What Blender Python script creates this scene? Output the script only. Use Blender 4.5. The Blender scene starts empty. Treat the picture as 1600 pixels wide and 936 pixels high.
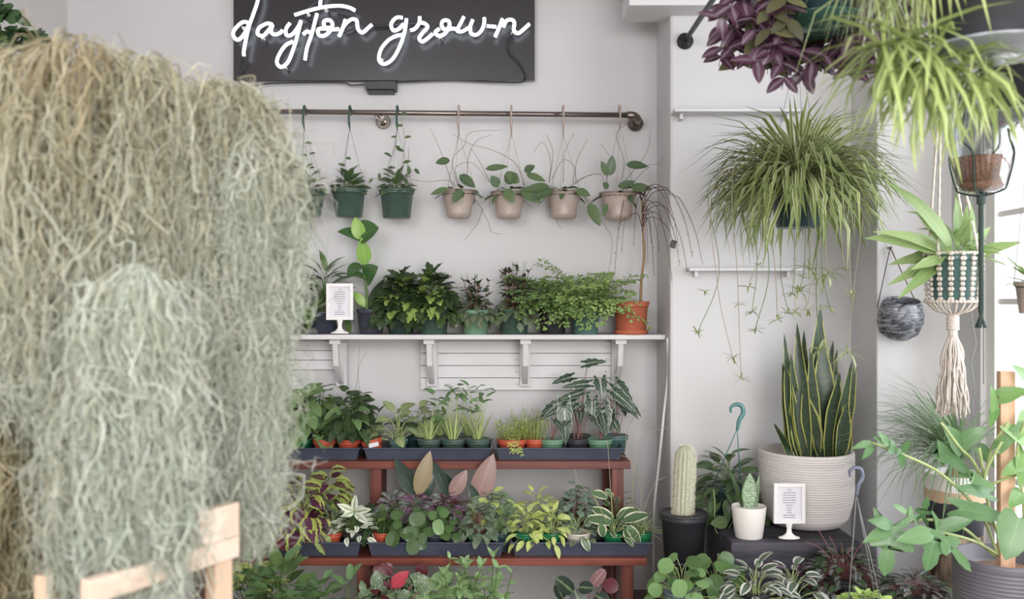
import bpy, math, random
import numpy as np
from mathutils import Vector, Matrix
PI = math.pi
SC = bpy.context.scene
COL = SC.collection
def C(h, a=1.0):
    h = h.lstrip('#'); o = []
    for i in (0, 2, 4):
        c = int(h[i:i+2], 16) / 255.0
        o.append(c / 12.92 if c <= 0.04045 else ((c + 0.055) / 1.055) ** 2.4)
    return (*o, a)
def mute(c, k):                         # pull a colour k of the way to its own grey
    y = .25 * c[0] + .65 * c[1] + .1 * c[2]; return tuple(v + (y - v) * k for v in c[:3]) + (1,)

# ------------------------------------------------------------------ camera, world, lights, exposure
F, ZC = 1430.0, 1.5
def P(px, py, Y):                       # a point of the photograph put at depth Y (metres from the camera)
    return Vector(((px - 800) / F * Y, Y, ZC - (py - 468) / F * Y))
def S(px, Y): return px / F * Y
cam = bpy.data.cameras.new('camera'); camo = bpy.data.objects.new('camera', cam); COL.objects.link(camo)
camo.location = (0, 0, ZC); camo.rotation_euler = (PI / 2, 0, 0)
cam.sensor_width = 36.0; cam.lens = 36.0 * F / 1600.0; cam.clip_start = 0.05
cam.dof.use_dof = True; cam.dof.focus_distance = 3.75; cam.dof.aperture_fstop = cam.lens / 1000.0 / 0.0085
SC.camera = camo
w = bpy.data.worlds.new('overcast_daylight'); SC.world = w; w.use_nodes = True
bg = w.node_tree.nodes['Background']; bg.inputs[0].default_value = C('#f4f4f5'); bg.inputs[1].default_value = 1.75
def area(name, loc, target, sx, sy, power, col='#ffffff', spread=180):
    l = bpy.data.lights.new(name, 'AREA'); l.shape = 'RECTANGLE'; l.size = sx; l.size_y = sy; l.energy = power
    l.color = C(col)[:3]; l.spread = math.radians(spread); o = bpy.data.objects.new(name, l); COL.objects.link(o); o.location = loc
    o.rotation_euler = (Vector(target) - Vector(loc)).to_track_quat('-Z', 'Y').to_euler(); return o
area('front_window_light', (1.1, -1.2, 1.75), (0.25, 3.8, 0.75), 2.2, 1.9, 50, '#fffdfb', 95)
area('shopfront_window_light', (-1.2, -0.5, 2.55), (0.9, 4.0, 1.2), 1.4, 1.1, 44, '#fbfaff')
area('side_window_light', (3.0, 2.2, 2.0), (0.6, 3.4, 1.4), 1.8, 2.0, 100, '#eef4ff')
SC.view_settings.view_transform = 'Standard'; SC.view_settings.look = 'None'
SC.view_settings.exposure = -0.03; SC.view_settings.gamma = 1.0; SC.view_settings.use_curve_mapping = False
SC.cycles.max_bounces = 6; SC.cycles.diffuse_bounces = 3; SC.cycles.glossy_bounces = 2
SC.cycles.transmission_bounces = 6; SC.cycles.transparent_max_bounces = 8; SC.cycles.caustics_reflective = False
SC.cycles.caustics_refractive = False; SC.cycles.use_denoising = True

# ------------------------------------------------------------------ material helpers
class NT:
    def __init__(s, name):
        s.m = bpy.data.materials.new(name); s.m.use_nodes = True; s.t = s.m.node_tree
        s.b = s.t.nodes['Principled BSDF']; s.out = s.t.nodes['Material Output']
    def n(s, k, **kw):
        x = s.t.nodes.new(k)
        for a, v in kw.items(): setattr(x, a, v)
        return x
    def l(s, a, b): s.t.links.new(a, b)
    def put(s, v, sock):
        if hasattr(v, 'links') or isinstance(v, bpy.types.NodeSocket): s.l(v, sock)
        else: sock.default_value = v
    def m2(s, op, a, b=0.0, c=None, clamp=False):
        x = s.n('ShaderNodeMath', operation=op); x.use_clamp = clamp
        s.put(a, x.inputs[0]); s.put(b, x.inputs[1])
        if c is not None: s.put(c, x.inputs[2])
        return x.outputs[0]
    def mix(s, f, a, b):
        x = s.n('ShaderNodeMix', data_type='RGBA'); s.put(f, x.inputs[0]); s.put(a, x.inputs[6]); s.put(b, x.inputs[7])
        return x.outputs[2]
    def step(s, v, lo, hi):
        x = s.n('ShaderNodeMapRange', interpolation_type='SMOOTHSTEP'); s.put(v, x.inputs[0])
        x.inputs[1].default_value = lo; x.inputs[2].default_value = hi; return x.outputs[0]
    def noise(s, scale, vec=None, detail=3.0, dist=0.0):
        x = s.n('ShaderNodeTexNoise'); x.inputs['Scale'].default_value = scale; x.inputs['Detail'].default_value = detail
        x.inputs['Distortion'].default_value = dist
        if vec is not None: s.l(vec, x.inputs['Vector'])
        return x.outputs[0]
    def objco(s): return s.n('ShaderNodeTexCoord').outputs['Object']
    def attr(s, nm): return s.n('ShaderNodeAttribute', attribute_name=nm)
    def scalev(s, vec, sc):
        x = s.n('ShaderNodeMapping'); s.l(vec, x.inputs[0]); x.inputs['Scale'].default_value = sc; return x.outputs[0]
    def bump(s, h, strength=0.3, dist=0.01):
        x = s.n('ShaderNodeBump'); x.inputs['Strength'].default_value = strength; x.inputs['Distance'].default_value = dist
        s.l(h, x.inputs['Height']); s.l(x.outputs[0], s.b.inputs['Normal'])
    def setp(s, **kw):
        for k, v in kw.items(): s.put(v, s.b.inputs[k.replace('_', ' ')])

def plain(name, col, rough=0.5, metal=0.0, var=0.12, nscale=12.0, spec=0.5, bump=0.0, col2=None, stretch=(1, 1, 1)):
    t = NT(name); v = t.scalev(t.objco(), stretch)
    nz = t.noise(nscale, v, 4.0)
    c = C(col); c2 = C(col2) if col2 else tuple(x * (1 - var) for x in c[:3]) + (1,)
    t.setp(Base_Color=t.mix(t.step(nz, 0.35, 0.7), c, c2), Roughness=rough, Metallic=metal)
    t.b.inputs['Specular IOR Level'].default_value = spec
    if bump: t.bump(nz, bump, 0.004)
    return t.m

def leafmat(name, c1, c2, pat=None, pc=None, rough=0.36, trans=0.22, a=0.6, b=0.85, N=9, k=0.35, lw=0.2, back=None, pc2=None, mid=True):
    t = NT(name); uv = t.n('ShaderNodeUVMap'); uv.uv_map = 'UVMap'
    sep = t.n('ShaderNodeSeparateXYZ'); t.l(uv.outputs[0], sep.inputs[0])
    x, y = sep.outputs[0], sep.outputs[1]
    e = t.m2('ABSOLUTE', x); rnd = t.attr('rnd').outputs['Fac']
    comb = t.n('ShaderNodeCombineXYZ'); t.l(x, comb.inputs[0]); t.l(y, comb.inputs[1])
    t.l(t.m2('MULTIPLY', rnd, 37.0), comb.inputs[2]); co = comb.outputs[0]
    C0 = lambda h: mute(tuple(min(1, v * 1.35) for v in C(h)[:3]), .12)
    base = t.mix(rnd, C0(c1), C0(c2))
    nz = t.noise(2.5, co, 3.0)
    base = t.mix(t.m2('MULTIPLY', t.step(nz, 0.3, 0.75), 0.35), base, C0(c2))
    midm = t.m2('SUBTRACT', 1.0, t.step(e, 0.0, 0.09))
    vt = t.m2('SUBTRACT', y, t.m2('MULTIPLY', e, k))
    fr = t.m2('PINGPONG', t.m2('MULTIPLY', vt, float(N)), 0.5)
    vein = t.m2('SUBTRACT', 1.0, t.step(fr, 0.0, lw))
    P2 = mute(C(pc), .08) if pc else None
    if pat == 'margin':
        ee = t.m2('ADD', e, t.m2('MULTIPLY', t.m2('SUBTRACT', t.noise(3.0, co), 0.5), 0.5))
        base = t.mix(t.step(ee, a, b), base, P2)
    elif pat == 'centre':
        ee = t.m2('ADD', e, t.m2('MULTIPLY', t.m2('SUBTRACT', t.noise(3.0, co), 0.5), 0.3))
        base = t.mix(t.step(ee, a, b), P2, base)
    elif pat == 'veins':
        mk = t.m2('MAXIMUM', vein, t.m2('SUBTRACT', 1.0, t.step(e, 0.02, 0.16)))
        base = t.mix(mk, base, P2)
        if pc2: base = t.mix(t.step(e, 0.88, 0.97), base, C(pc2))
    elif pat == 'bands':
        wv = t.m2('ADD', t.m2('MULTIPLY', y, float(N)), t.m2('MULTIPLY', t.noise(3.0, t.scalev(co, (1.5, 5, 1))), 3.0))
        f2 = t.m2('PINGPONG', wv, 0.5)
        base = t.mix(t.step(f2, 0.2, 0.34), base, P2)
        if pc2: base = t.mix(t.step(e, 0.8, 0.86), base, C(pc2))
    elif pat == 'dots':
        vo = t.n('ShaderNodeTexVoronoi'); vo.inputs['Scale'].default_value = 1.0
        t.l(t.scalev(co, (3.5, 11, 1)), vo.inputs['Vector'])
        base = t.mix(t.step(vo.outputs['Distance'], 0.22, 0.32), P2, base)
    elif pat == 'splotch':
        ns = t.noise(2.2, t.scalev(co, (1, 3, 1)), 2.0, 1.0)
        base = t.mix(t.step(ns, a, b), base, P2)
    if mid and pat not in ('veins', 'bands'):
        lite = tuple(min(1, q * 1.7 + 0.02) for q in C(c2)[:3]) + (1,)
        base = t.mix(t.m2('MULTIPLY', midm, 0.55), base, lite)
    if back:
        g = t.n('ShaderNodeNewGeometry'); base = t.mix(g.outputs['Backfacing'], base, C(back))
    t.setp(Base_Color=base, Roughness=rough)
    t.b.inputs['Specular IOR Level'].default_value = 0.45
    if trans:
        tr = t.n('ShaderNodeBsdfTranslucent'); t.l(base, tr.inputs[0]); ms = t.n('ShaderNodeMixShader')
        ms.inputs[0].default_value = trans; t.l(t.b.outputs[0], ms.inputs[1]); t.l(tr.outputs[0], ms.inputs[2])
        t.l(ms.outputs[0], t.out.inputs[0])
    return t.m

def wood(name, c1, c2, axis=0, rough=0.55, sc=30.0):
    t = NT(name); st = [sc, sc, sc]; st[axis] = 1.6
    v = t.scalev(t.objco(), st); nz = t.noise(1.0, v, 5.0, 0.4); n2 = t.noise(3.0, t.objco(), 2.0)
    base = t.mix(t.step(nz, 0.32, 0.68), C(c1), C(c2))
    base = t.mix(t.m2('MULTIPLY', n2, 0.3), base, C(c2))
    t.setp(Base_Color=base, Roughness=rough); t.bump(nz, 0.25, 0.002); return t.m

# ------------------------------------------------------------------ mesh helpers
class MB:
    def __init__(s, o=(0, 0, 0)): s.v = []; s.f = []; s.mi = []; s.uv = []; s.r = []; s.o = Vector(o); s.rv = 0.5
    def av(s, p, u=0.0, w=0.0):
        s.v.append((p[0] - s.o[0], p[1] - s.o[1], p[2] - s.o[2])); s.uv.append((u, w)); s.r.append(s.rv); return len(s.v) - 1
    def af(s, idx, mi=0): s.f.append(tuple(idx)); s.mi.append(mi)
    def box(s, x0, x1, y0, y1, z0, z1, mi=0, rot=None, piv=None):
        c = [Vector((x, y, z)) for z in (z0, z1) for y in (y0, y1) for x in (x0, x1)]
        if rot is not None:
            pv = Vector(piv) if piv is not None else Vector(((x0+x1)/2, (y0+y1)/2, (z0+z1)/2))
            c = [pv + rot @ (q - pv) for q in c]
        i = [s.av(q) for q in c]
        for q in ((0,2,3,1), (4,5,7,6), (0,1,5,4), (2,6,7,3), (0,4,6,2), (1,3,7,5)): s.af([i[k] for k in q], mi)
    def lathe(s, prof, c=(0, 0, 0), n=28, mi=0, sx=1.0, sy=1.0, rot=None):
        c = Vector(c); rows = []
        for r, z in prof:
            row = []
            for k in range(n):
                a = 2 * PI * k / n; q = Vector((r * math.cos(a) * sx, r * math.sin(a) * sy, z))
                if rot is not None: q = rot @ q
                row.append(s.av(c + q, k / n, z))
            rows.append(row)
        for a, b in zip(rows, rows[1:]):
            for k in range(n): s.af((a[k], a[(k+1) % n], b[(k+1) % n], b[k]), mi)
        for row, rev in ((rows[0], True), (rows[-1], False)):
            s.af(row[::-1] if rev else row, mi)
    def tube(s, pts, rad, n=5, mi=0, cap=True):
        pts = [Vector(p) for p in pts]; N = len(pts); rows = []; up = None
        for i, p in enumerate(pts):
            d = (pts[min(i+1, N-1)] - pts[max(i-1, 0)])
            d = d.normalized() if d.length > 1e-9 else Vector((0, 0, 1))
            if up is None: up = d.orthogonal().normalized()
            else:
                up = up - d * up.dot(d)
                up = up.normalized() if up.length > 1e-6 else d.orthogonal().normalized()
            sd = d.cross(up); r = rad[i] if isinstance(rad, (list, tuple)) else rad
            rows.append([s.av(p + (up * math.cos(2*PI*k/n) + sd * math.sin(2*PI*k/n)) * r, k / n, i / max(1, N-1)) for k in range(n)])
        for a, b in zip(rows, rows[1:]):
            for k in range(n): s.af((a[k], a[(k+1) % n], b[(k+1) % n], b[k]), mi)
        if cap: s.af(rows[0][::-1], mi); s.af(rows[-1], mi)
    def leaf(s, base, d, nrm, L, W, out, bend=0.5, fold=0.15, mi=0, wave=0.0, bp=1.3, nw=3.0):
        d = d.normalized(); nrm = nrm - d * nrm.dot(d)
        nrm = nrm.normalized() if nrm.length > 1e-6 else d.orthogonal().normalized()
        side = d.cross(nrm); NS = 10; ms = [Vector(base)]; fr = [(d, nrm)]
        for i in range(NS):
            th = bend * ((i + 0.5) / NS) ** bp
            dd = d * math.cos(th) - nrm * math.sin(th); ms.append(ms[-1] + dd * (L / NS))
            th = bend * ((i + 1) / NS) ** bp
            fr.append((d * math.cos(th) - nrm * math.sin(th), nrm * math.cos(th) + d * math.sin(th)))
        def mid(v):
            if v <= 0: return ms[0] + d * (v * L), nrm
            x = min(v, 1) * NS; i = min(int(x), NS - 1); f = x - i
            return ms[i].lerp(ms[i+1], f), fr[i][1].lerp(fr[i+1][1], f)
        ph = s.rv * 20
        row = []
        for (wd, v) in out:
            m0, n0 = mid(max(0.0, v)); cidx = s.av(m0, 0.0, v)
            m1, n1 = mid(v); e = wd * W / 2
            off = n1 * (e * math.tan(fold) + wave * W * math.sin(v * nw * 2 * PI + ph) * min(1, wd * 2))
            off2 = n1 * (e * math.tan(fold) + wave * W * math.sin(v * nw * 2 * PI + ph + 2) * min(1, wd * 2))
            if e < 1e-6: row.append((cidx, cidx, cidx))
            else: row.append((cidx, s.av(m1 + side * e + off, 1.0, v), s.av(m1 - side * e + off2, -1.0, v)))
        for a, b in zip(row, row[1:]):
            for q, sg in ((1, 1), (2, -1)):
                idx = []
                for j in ((a[0], b[0], b[q], a[q]) if sg < 0 else (a[0], a[q], b[q], b[0])):
                    if j not in idx: idx.append(j)
                if len(idx) >= 3: s.af(idx, mi)
    def build(s, name, mats, parent=None, smooth=True, loc=None):
        me = bpy.data.meshes.new(name); me.from_pydata(s.v, [], s.f)
        if not isinstance(mats, (list, tuple)): mats = [mats]
        for m in mats: me.materials.append(m)
        me.polygons.foreach_set('material_index', s.mi); me.polygons.foreach_set('use_smooth', [smooth] * len(s.f))
        ul = me.uv_layers.new(name='UVMap'); li = np.empty(len(me.loops), dtype=np.int32); me.loops.foreach_get('vertex_index', li)
        if len(li): ul.data.foreach_set('uv', np.array(s.uv, dtype=np.float32)[li].ravel())
        at = me.attributes.new('rnd', 'FLOAT', 'POINT'); at.data.foreach_set('value', s.r)
        me.update(); o = bpy.data.objects.new(name, me); COL.objects.link(o)
        if parent is not None: o.parent = parent
        if loc is not None: o.location = loc
        elif parent is None: o.location = s.o
        return o
def thing(name, label, cat, loc=(0, 0, 0), group=None):
    o = bpy.data.objects.new(name, None); COL.objects.link(o); o.location = loc; o.empty_display_size = 0.05
    o['label'] = label; o['category'] = cat
    if group: o['group'] = group
    return o
def tag(o, label, cat, group=None, kind=None):
    o['label'] = label; o['category'] = cat
    if group: o['group'] = group
    if kind: o['kind'] = kind
    return o
def bevel(o, w=0.003, n=2):
    m = o.modifiers.new('bevel', 'BEVEL'); m.width = w; m.segments = n; m.limit_method = 'ANGLE'; return o
def struct(name, mb, mat, bev=0.0):
    o = mb.build(name, mat, smooth=False); o['kind'] = 'structure'
    if bev: bevel(o, bev)
    return o
def curve(pts, n=8):                    # Catmull-Rom through points
    pts = [Vector(p) for p in pts]; q = [pts[0] * 2 - pts[1]] + pts + [pts[-1] * 2 - pts[-2]]; out = []
    for i in range(1, len(q) - 2):
        for k in range(n):
            t = k / n; a, b, c, d = q[i-1], q[i], q[i+1], q[i+2]
            out.append(0.5 * ((2*b) + (c - a) * t + (2*a - 5*b + 4*c - d) * t*t + (3*b - a - 3*c + d) * t**3))
    return out + [pts[-1]]
# ------------------------------------------------------------------ materials of the place
M_wall = plain('painted_plaster', '#d2d0d0', 0.75, var=0.04, nscale=1.3, bump=0.05)
M_wall2 = plain('painted_plaster_warm_lit', '#d4d0cc', 0.75, var=0.05, nscale=2.0)  # same plaster; the warmer light on the left wall is put into its colour
M_board = plain('white_painted_board', '#dad8d8', 0.5, var=0.06, nscale=5, stretch=(0.3, 1, 4))
M_whitep = plain('white_plastic', '#efebe9', 0.35, var=0.02)
M_floor = wood('floor_boards', '#8a7258', '#5e4a38', 1)
M_red = wood('red_stained_wood', '#8a4534', '#5a2c22', 0, 0.42)
M_redv = wood('red_stained_wood_upright', '#85473a', '#55291f', 2, 0.42)
M_pine = wood('pale_pine', '#dccabb', '#c9b19d', 0, 0.6, 22)
M_pinev = wood('pale_pine_upright', '#d9c3ae', '#bb9c80', 2, 0.6, 22)
M_brown = wood('brown_bench_wood', '#6a4232', '#3c241b', 0, 0.5)
M_char = wood('charred_timber', '#55505a', '#1d1c21', 0, 0.6, 14)
M_tray = plain('dark_blue_grey_plastic', '#474c5c', 0.33, var=0.2, nscale=9)
M_steel = plain('brushed_bronze_pipe', '#8c8079', 0.28, 0.9, var=0.15, nscale=4)
M_chrome = plain('chrome', '#c4b8b0', 0.15, 1.0, var=0.05)
M_black = plain('black_plastic', '#323236', 0.42, var=0.2)
M_blackm = plain('black_metal', '#3a3b42', 0.38, 0.4, var=0.2)
M_cable = plain('black_cable', '#2f2f33', 0.5)
M_wire = plain('grey_hanger_wire', '#8d8f8d', 0.4)
M_soil = plain('dark_potting_soil', '#4a3328', 0.95, nscale=160, col2='#1d140f', bump=0.9)
M_gravel = plain('pumice_grit', '#a8846a', 0.9, nscale=210, col2='#4b2f22', bump=0.9)
M_terra = plain('terracotta', '#c26a4e', 0.7, var=0.12, nscale=14)
M_text = plain('grey_ink', '#77757a', 0.8)
M_paper = plain('card_paper', '#e2dfe4', 0.7, var=0.02)
POT = {k: plain('pot_' + n, '#%02x%02x%02x' % tuple(int(round(((12.92*v if v<=.0031308 else 1.055*v**(1/2.4)-.055))*255)) for v in mute(C(c), .3 if k not in ('red', 'tan', 'bgreen') else .05)[:3]), r, var=0.12, nscale=25) for k, n, c, r in (
    ('green', 'dark_green', '#3c5d50', .38), ('dgreen', 'deep_green', '#2b463c', .42), ('lgreen', 'light_green', '#639c74', .4),
    ('teal', 'teal', '#4d7c78', .4), ('tan', 'tan', '#b8a79c', .38), ('black', 'black', '#33343a', .45),
    ('navy', 'blue_black', '#3c4153', .38), ('red', 'orange_red', '#c8583c', .5), ('bgreen', 'bright_green', '#15784a', .38),
    ('cream', 'cream', '#cfc2b2', .5), ('blue', 'blue_grey', '#6d8796', .4), ('dkteal', 'dark_teal', '#24464a', .35))}

# ------------------------------------------------------------------ the room
YB, YR, YW, XR, XW = 4.2, 3.85, 3.58, 0.665, 1.72
XL = -2.04; XC = (1330 - 800) / F * YR; CEIL = 3.3
m = MB(); m.box(XL - .1, XR + .1, YB, YB + .12, 0, CEIL); struct('wall_back', m, M_wall)
m = MB(); m.box(XR, XC + .05, YR, YB + .12, 0, CEIL); struct('wall_back_right', m, M_wall, 0.012)
m = MB(); m.box(XC, XW + .3, YW, YB + .12, 0, CEIL); struct('wall_pier', m, M_wall, 0.006)
m = MB(); m.box(XL - .12, XL, -1.6, YB + .12, 0, CEIL); struct('wall_left', m, M_wall2)
m = MB(); m.box(XL - .12, XW + .3, -1.6, YB + .12, -.1, 0); struct('floor', m, M_floor)
m = MB(); m.box(XL - .12, XW + .3, -1.6, YB + .12, CEIL, CEIL + .1); struct('ceiling', m, M_wall)
# right wall round the window
m = MB()
WY0, WY1, WZ0, WZ1 = 0.6, 3.36, 0.55, 2.75
m.box(XW, XW + .14, -1.6, WY0, 0, CEIL); m.box(XW, XW + .14, WY1, YW, 0, CEIL)
m.box(XW, XW + .14, WY0, WY1, 0, WZ0); m.box(XW, XW + .14, WY0, WY1, WZ1, CEIL); struct('wall_right', m, M_wall)
win = bpy.data.objects.new('window_1', None); COL.objects.link(win); win['kind'] = 'structure'
m = MB()
for y0, y1 in ((WY0, WY0 + .06), (WY1 - .06, WY1)): m.box(XW + .02, XW + .09, y0, y1, WZ0, WZ1)
for z0, z1 in ((WZ0, WZ0 + .07), (WZ1 - .07, WZ1)): m.box(XW + .02, XW + .09, WY0 + .06, WY1 - .06, z0, z1)
for k in range(1, 9): y = WY0 + (WY1 - WY0) * k / 9; m.box(XW + .03, XW + .075, y - .012, y + .012, WZ0 + .07, WZ1 - .07)
for k in range(1, 7): z = WZ0 + (WZ1 - WZ0) * k / 7; m.box(XW + .035, XW + .07, WY0 + .06, WY1 - .06, z - .011, z + .011)
bevel(m.build('window_frame', M_whitep, win, smooth=False), 0.003)
tg = NT('window_glass'); tg.setp(Base_Color=(1, 1, 1, 1), Roughness=0.0); tr = tg.n('ShaderNodeBsdfTransparent'); gl = tg.n('ShaderNodeBsdfGlossy')
gl.inputs['Roughness'].default_value = 0.02; mx = tg.n('ShaderNodeMixShader'); mx.inputs[0].default_value = 0.06
tg.l(tr.outputs[0], mx.inputs[1]); tg.l(gl.outputs[0], mx.inputs[2]); tg.l(mx.outputs[0], tg.out.inputs[0])
m = MB(); m.box(XW + .05, XW + .054, WY0 + .06, WY1 - .06, WZ0 + .07, WZ1 - .07); m.build('pane', tg.m, win, smooth=False)
m = MB(); m.box(XW - .07, XW + .02, WY0 - .05, WY1 + .03, WZ0 - .035, WZ0); bevel(m.build('window_sill', M_whitep, win, smooth=False), 0.004)
# soffit beam, upper right
m = MB(); m.box(0.475, XC - .02, 3.71, 3.94, 2.693, CEIL); m.box(0.455, XC - .02, 3.69, 3.95, 2.78, CEIL); struct('trim_1', m, M_board, 0.004)

def ledge(px0, px1, py, lab):
    t = thing('wall_ledge', lab, 'shelf', (0, 0, 0)); a, b = P(px0, py, YR - .06), P(px1, py, YR - .06)
    m = MB(); m.box(a.x, b.x, YR - .09, YR, a.z - .012, a.z); bevel(m.build('board', M_board, t, smooth=False), .002)
    for x in (a.x + .03, b.x - .05):
        m = MB(); m.box(x, x + .012, YR - .05, YR, a.z - .035, a.z - .012); m.build('bracket', M_board, t, smooth=False)
    return t
ledge(1052, 1250, 172, 'upper slim white ledge on the wall above and behind the spider plant')
ledge(1075, 1250, 419, 'lower slim white ledge on the wall under the spider plant')

# ------------------------------------------------------------------ neon sign
NEON = NT('white_neon_glow'); NEON.setp(Base_Color=(1, 1, 1, 1), Emission_Color=C('#e6f3ff')); NEON.b.inputs['Emission Strength'].default_value = 2.6
ts = NT('sign_board_black'); ts.setp(Base_Color=C('#241f23'), Roughness=0.24, Specular_IOR_Level=.8); M_sign = ts.m
Ys = 4.10
def NP(px, py, dy=0.0): return P(px, py, Ys + dy)
sign = thing('neon_sign', 'black sign board with white neon script reading dayton grown', 'neon sign', NP(597, 120))
so = sign.location
m = MB(so); a, b = NP(359, -70), NP(836, 121); m.box(a.x, b.x, Ys + .055, Ys + .075, b.z, a.z); bevel(m.build('board', M_sign, sign, smooth=False), .001)
A = lambda x, y: (350 + x * .15625, y * .15625)
B = lambda x, y: (590 + x * .1625, y * .1625)
letters = [
 [[A(*q) for q in ((262, 235), (190, 220), (110, 290), (92, 350), (130, 398), (180, 370), (225, 300), (250, 240))], [A(*q) for q in ((335, -170), (340, -10), (290, 150), (245, 280), (200, 500), (200, 560))]],
 [[A(*q) for q in ((485, 245), (430, 235), (350, 280), (338, 340), (390, 358), (440, 310), (485, 250), (470, 310), (500, 345), (560, 330), (585, 300))]],
 [[A(*q) for q in ((660, 230), (620, 290), (625, 350), (680, 345), (740, 270), (770, 205))], [A(*q) for q in ((770, 205), (740, 330), (700, 470), (640, 620), (570, 670), (528, 620), (560, 530), (620, 450), (690, 415))]],
 [[A(*q) for q in ((985, -150), (960, 55))], [A(*q) for q in ((705, 150), (850, 105), (1000, 70), (1150, 58), (1250, 75), (1310, 105))], [A(*q) for q in ((930, 135), (880, 330), (830, 480), (810, 600))], [A(*q) for q in ((790, 345), (830, 315), (860, 325))]],
 [[A(*q) for q in ((1070, 280), (1010, 270), (1000, 215), (1050, 200), (1085, 240), (1060, 310), (1000, 358), (950, 350), (940, 300), (980, 285), (1080, 295), (1150, 290))]],
 [[A(*q) for q in ((1215, 195), (1190, 270), (1150, 365))], [A(*q) for q in ((1160, 350), (1200, 260), (1270, 195), (1325, 205), (1340, 290), (1385, 325), (1440, 280), (1480, 245))]],
 [[B(*q) for q in ((240, 170), (180, 170), (130, 230), (150, 290), (200, 280), (250, 230))], [B(*q) for q in ((278, 180), (260, 300), (220, 430), (150, 560), (70, 615), (15, 580), (30, 480), (100, 390), (180, 345), (235, 335))]],
 [[B(*q) for q in ((405, 160), (400, 220), (360, 275), (315, 292))], [B(*q) for q in ((405, 215), (450, 225), (480, 260), (430, 320), (400, 370), (430, 400), (480, 370), (530, 325))]],
 [[B(*q) for q in ((595, 275), (555, 310), (590, 345), (650, 320), (690, 250), (680, 200), (630, 200), (615, 245), (650, 285), (720, 275), (770, 285))]],
 [[B(*q) for q in ((765, 285), (800, 220), (830, 160))], [B(*q) for q in ((765, 270), (770, 300), (820, 300), (875, 265))], [B(*q) for q in ((915, 190), (890, 260), (900, 320), (950, 335), (1000, 290), (1025, 220), (1025, 170))], [B(*q) for q in ((1050, 250), (1140, 258))]],
 [[B(*q) for q in ((1200, 180), (1170, 260), (1130, 355))], [B(*q) for q in ((1210, 260), (1240, 200), (1290, 190), (1315, 220), (1310, 290), (1350, 320), (1400, 285), (1460, 230))]]]
for strokes in letters:
    m = MB(so)
    for s_ in strokes: m.tube(curve([NP(x, y) for x, y in s_], 7), S(2.75, Ys), 8)
    m.build('letter', NEON.m, sign)
for q in (A(190, 275), A(385, 385), A(610, 680), A(840, 140), A(1020, 95), B(35, 570), B(605, 365), B(150, 180), B(1300, 315)):
    m = MB(so); c = NP(*q); m.tube([c + Vector((0, .0, 0)), c + Vector((0, .055, 0))], .006, 8); m.tube([c + Vector((0, .012, 0)), c + Vector((0, .018, 0))], .009, 8)
    m.build('glass_standoff', M_chrome, sign)
for pts in ([A(790, 150), A(930, 240)], [A(1110, 100), A(1290, 150), A(1300, 270), A(1200, 320)], [A(1490, 260), (640, 37), (660, 35)], [(498, 0), (470, 22)]):
    m = MB(so); m.tube(curve([NP(x, y, .025) for x, y in pts], 6), .0055, 6)
    m.build('blackout_tube', M_cable, sign)
m = MB(so)
m.tube(curve([NP(381, 88), NP(376, 105, .02), NP(374, 122, .04)], 6), .0035, 6)
m.tube(curve([NP(801, 55), NP(792, 65, .02), NP(797, 82, .02), NP(812, 98, .02), NP(821, 115, .03), NP(819, 124, .04)], 6), .0042, 6)
m.tube(curve([NP(374, 122, .04), NP(376, 131, .05), NP(395, 134, .05), NP(430, 130, .06), NP(530, 129, .06), NP(548, 133, .06), NP(570, 132, .06)], 6), .0035, 6)
m.tube(curve([NP(615, 129, .06), NP(700, 125, .06), NP(770, 128, .06), NP(812, 129, .05), NP(822, 124, .04)], 6), .0035, 6)
m.tube(curve([NP(380, 126, .06), NP(480, 126, .06), NP(575, 127, .07)], 6), .002, 5)
m.tube(curve([NP(610, 124, .06), NP(700, 122, .07), NP(780, 121, .07)], 6), .002, 5)
m.build('cable', M_cable, sign)
m = MB(so); a, b = NP(569, 124), NP(617, 137); m.box(a.x, b.x, Ys + .03, Ys + .1, b.z, a.z)
a, b = NP(571, 137), NP(613, 141); m.box(a.x, b.x, Ys + .045, Ys + .1, b.z, a.z); bevel(m.build('transformer_box', M_black, sign, smooth=False), .002)

# ------------------------------------------------------------------ pipe rail
Yr = 4.07
rail = thing('pipe_rail', 'bronze metal pipe rail running along the wall under the neon sign', 'rail', P(700, 176, Yr)); ro = rail.location
m = MB(ro); m.tube([P(300, 173, Yr), P(983, 180, Yr)], S(4.1, Yr), 14); m.build('pipe', M_steel, rail)
m = MB(ro); c = P(994, 185, Yr); m.tube(curve([P(981, 180, Yr), P(991, 181, Yr), c + Vector((.012, .03, 0)), c + Vector((.012, .12, 0))], 6), S(6, Yr), 12)
m.tube([c + Vector((.012, .10, -.002)), c + Vector((.012, .128, -.002))], S(12, Yr), 20)
m.tube([P(979, 180, Yr), P(984, 180, Yr)], S(5.6, Yr), 12); m.build('elbow_flange', M_steel, rail)
m = MB(ro); c = P(593, 180, Yr); m.tube([c + Vector((0, .02, 0)), c + Vector((0, .13, 0))], .014, 14)
m.lathe([(.001, 0), (.03, .0), (.034, .008), (.02, .02), (.014, .03)], c + Vector((0, .125, -.006)), 20, rot=Matrix.Rotation(PI/2, 3, 'X'))
m.tube([c + Vector((-.018 * math.cos(k), 0, .018 * math.sin(k))) for k in [2*PI*j/14 for j in range(15)]], .003, 6); m.build('support_ring', M_chrome, rail)
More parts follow.
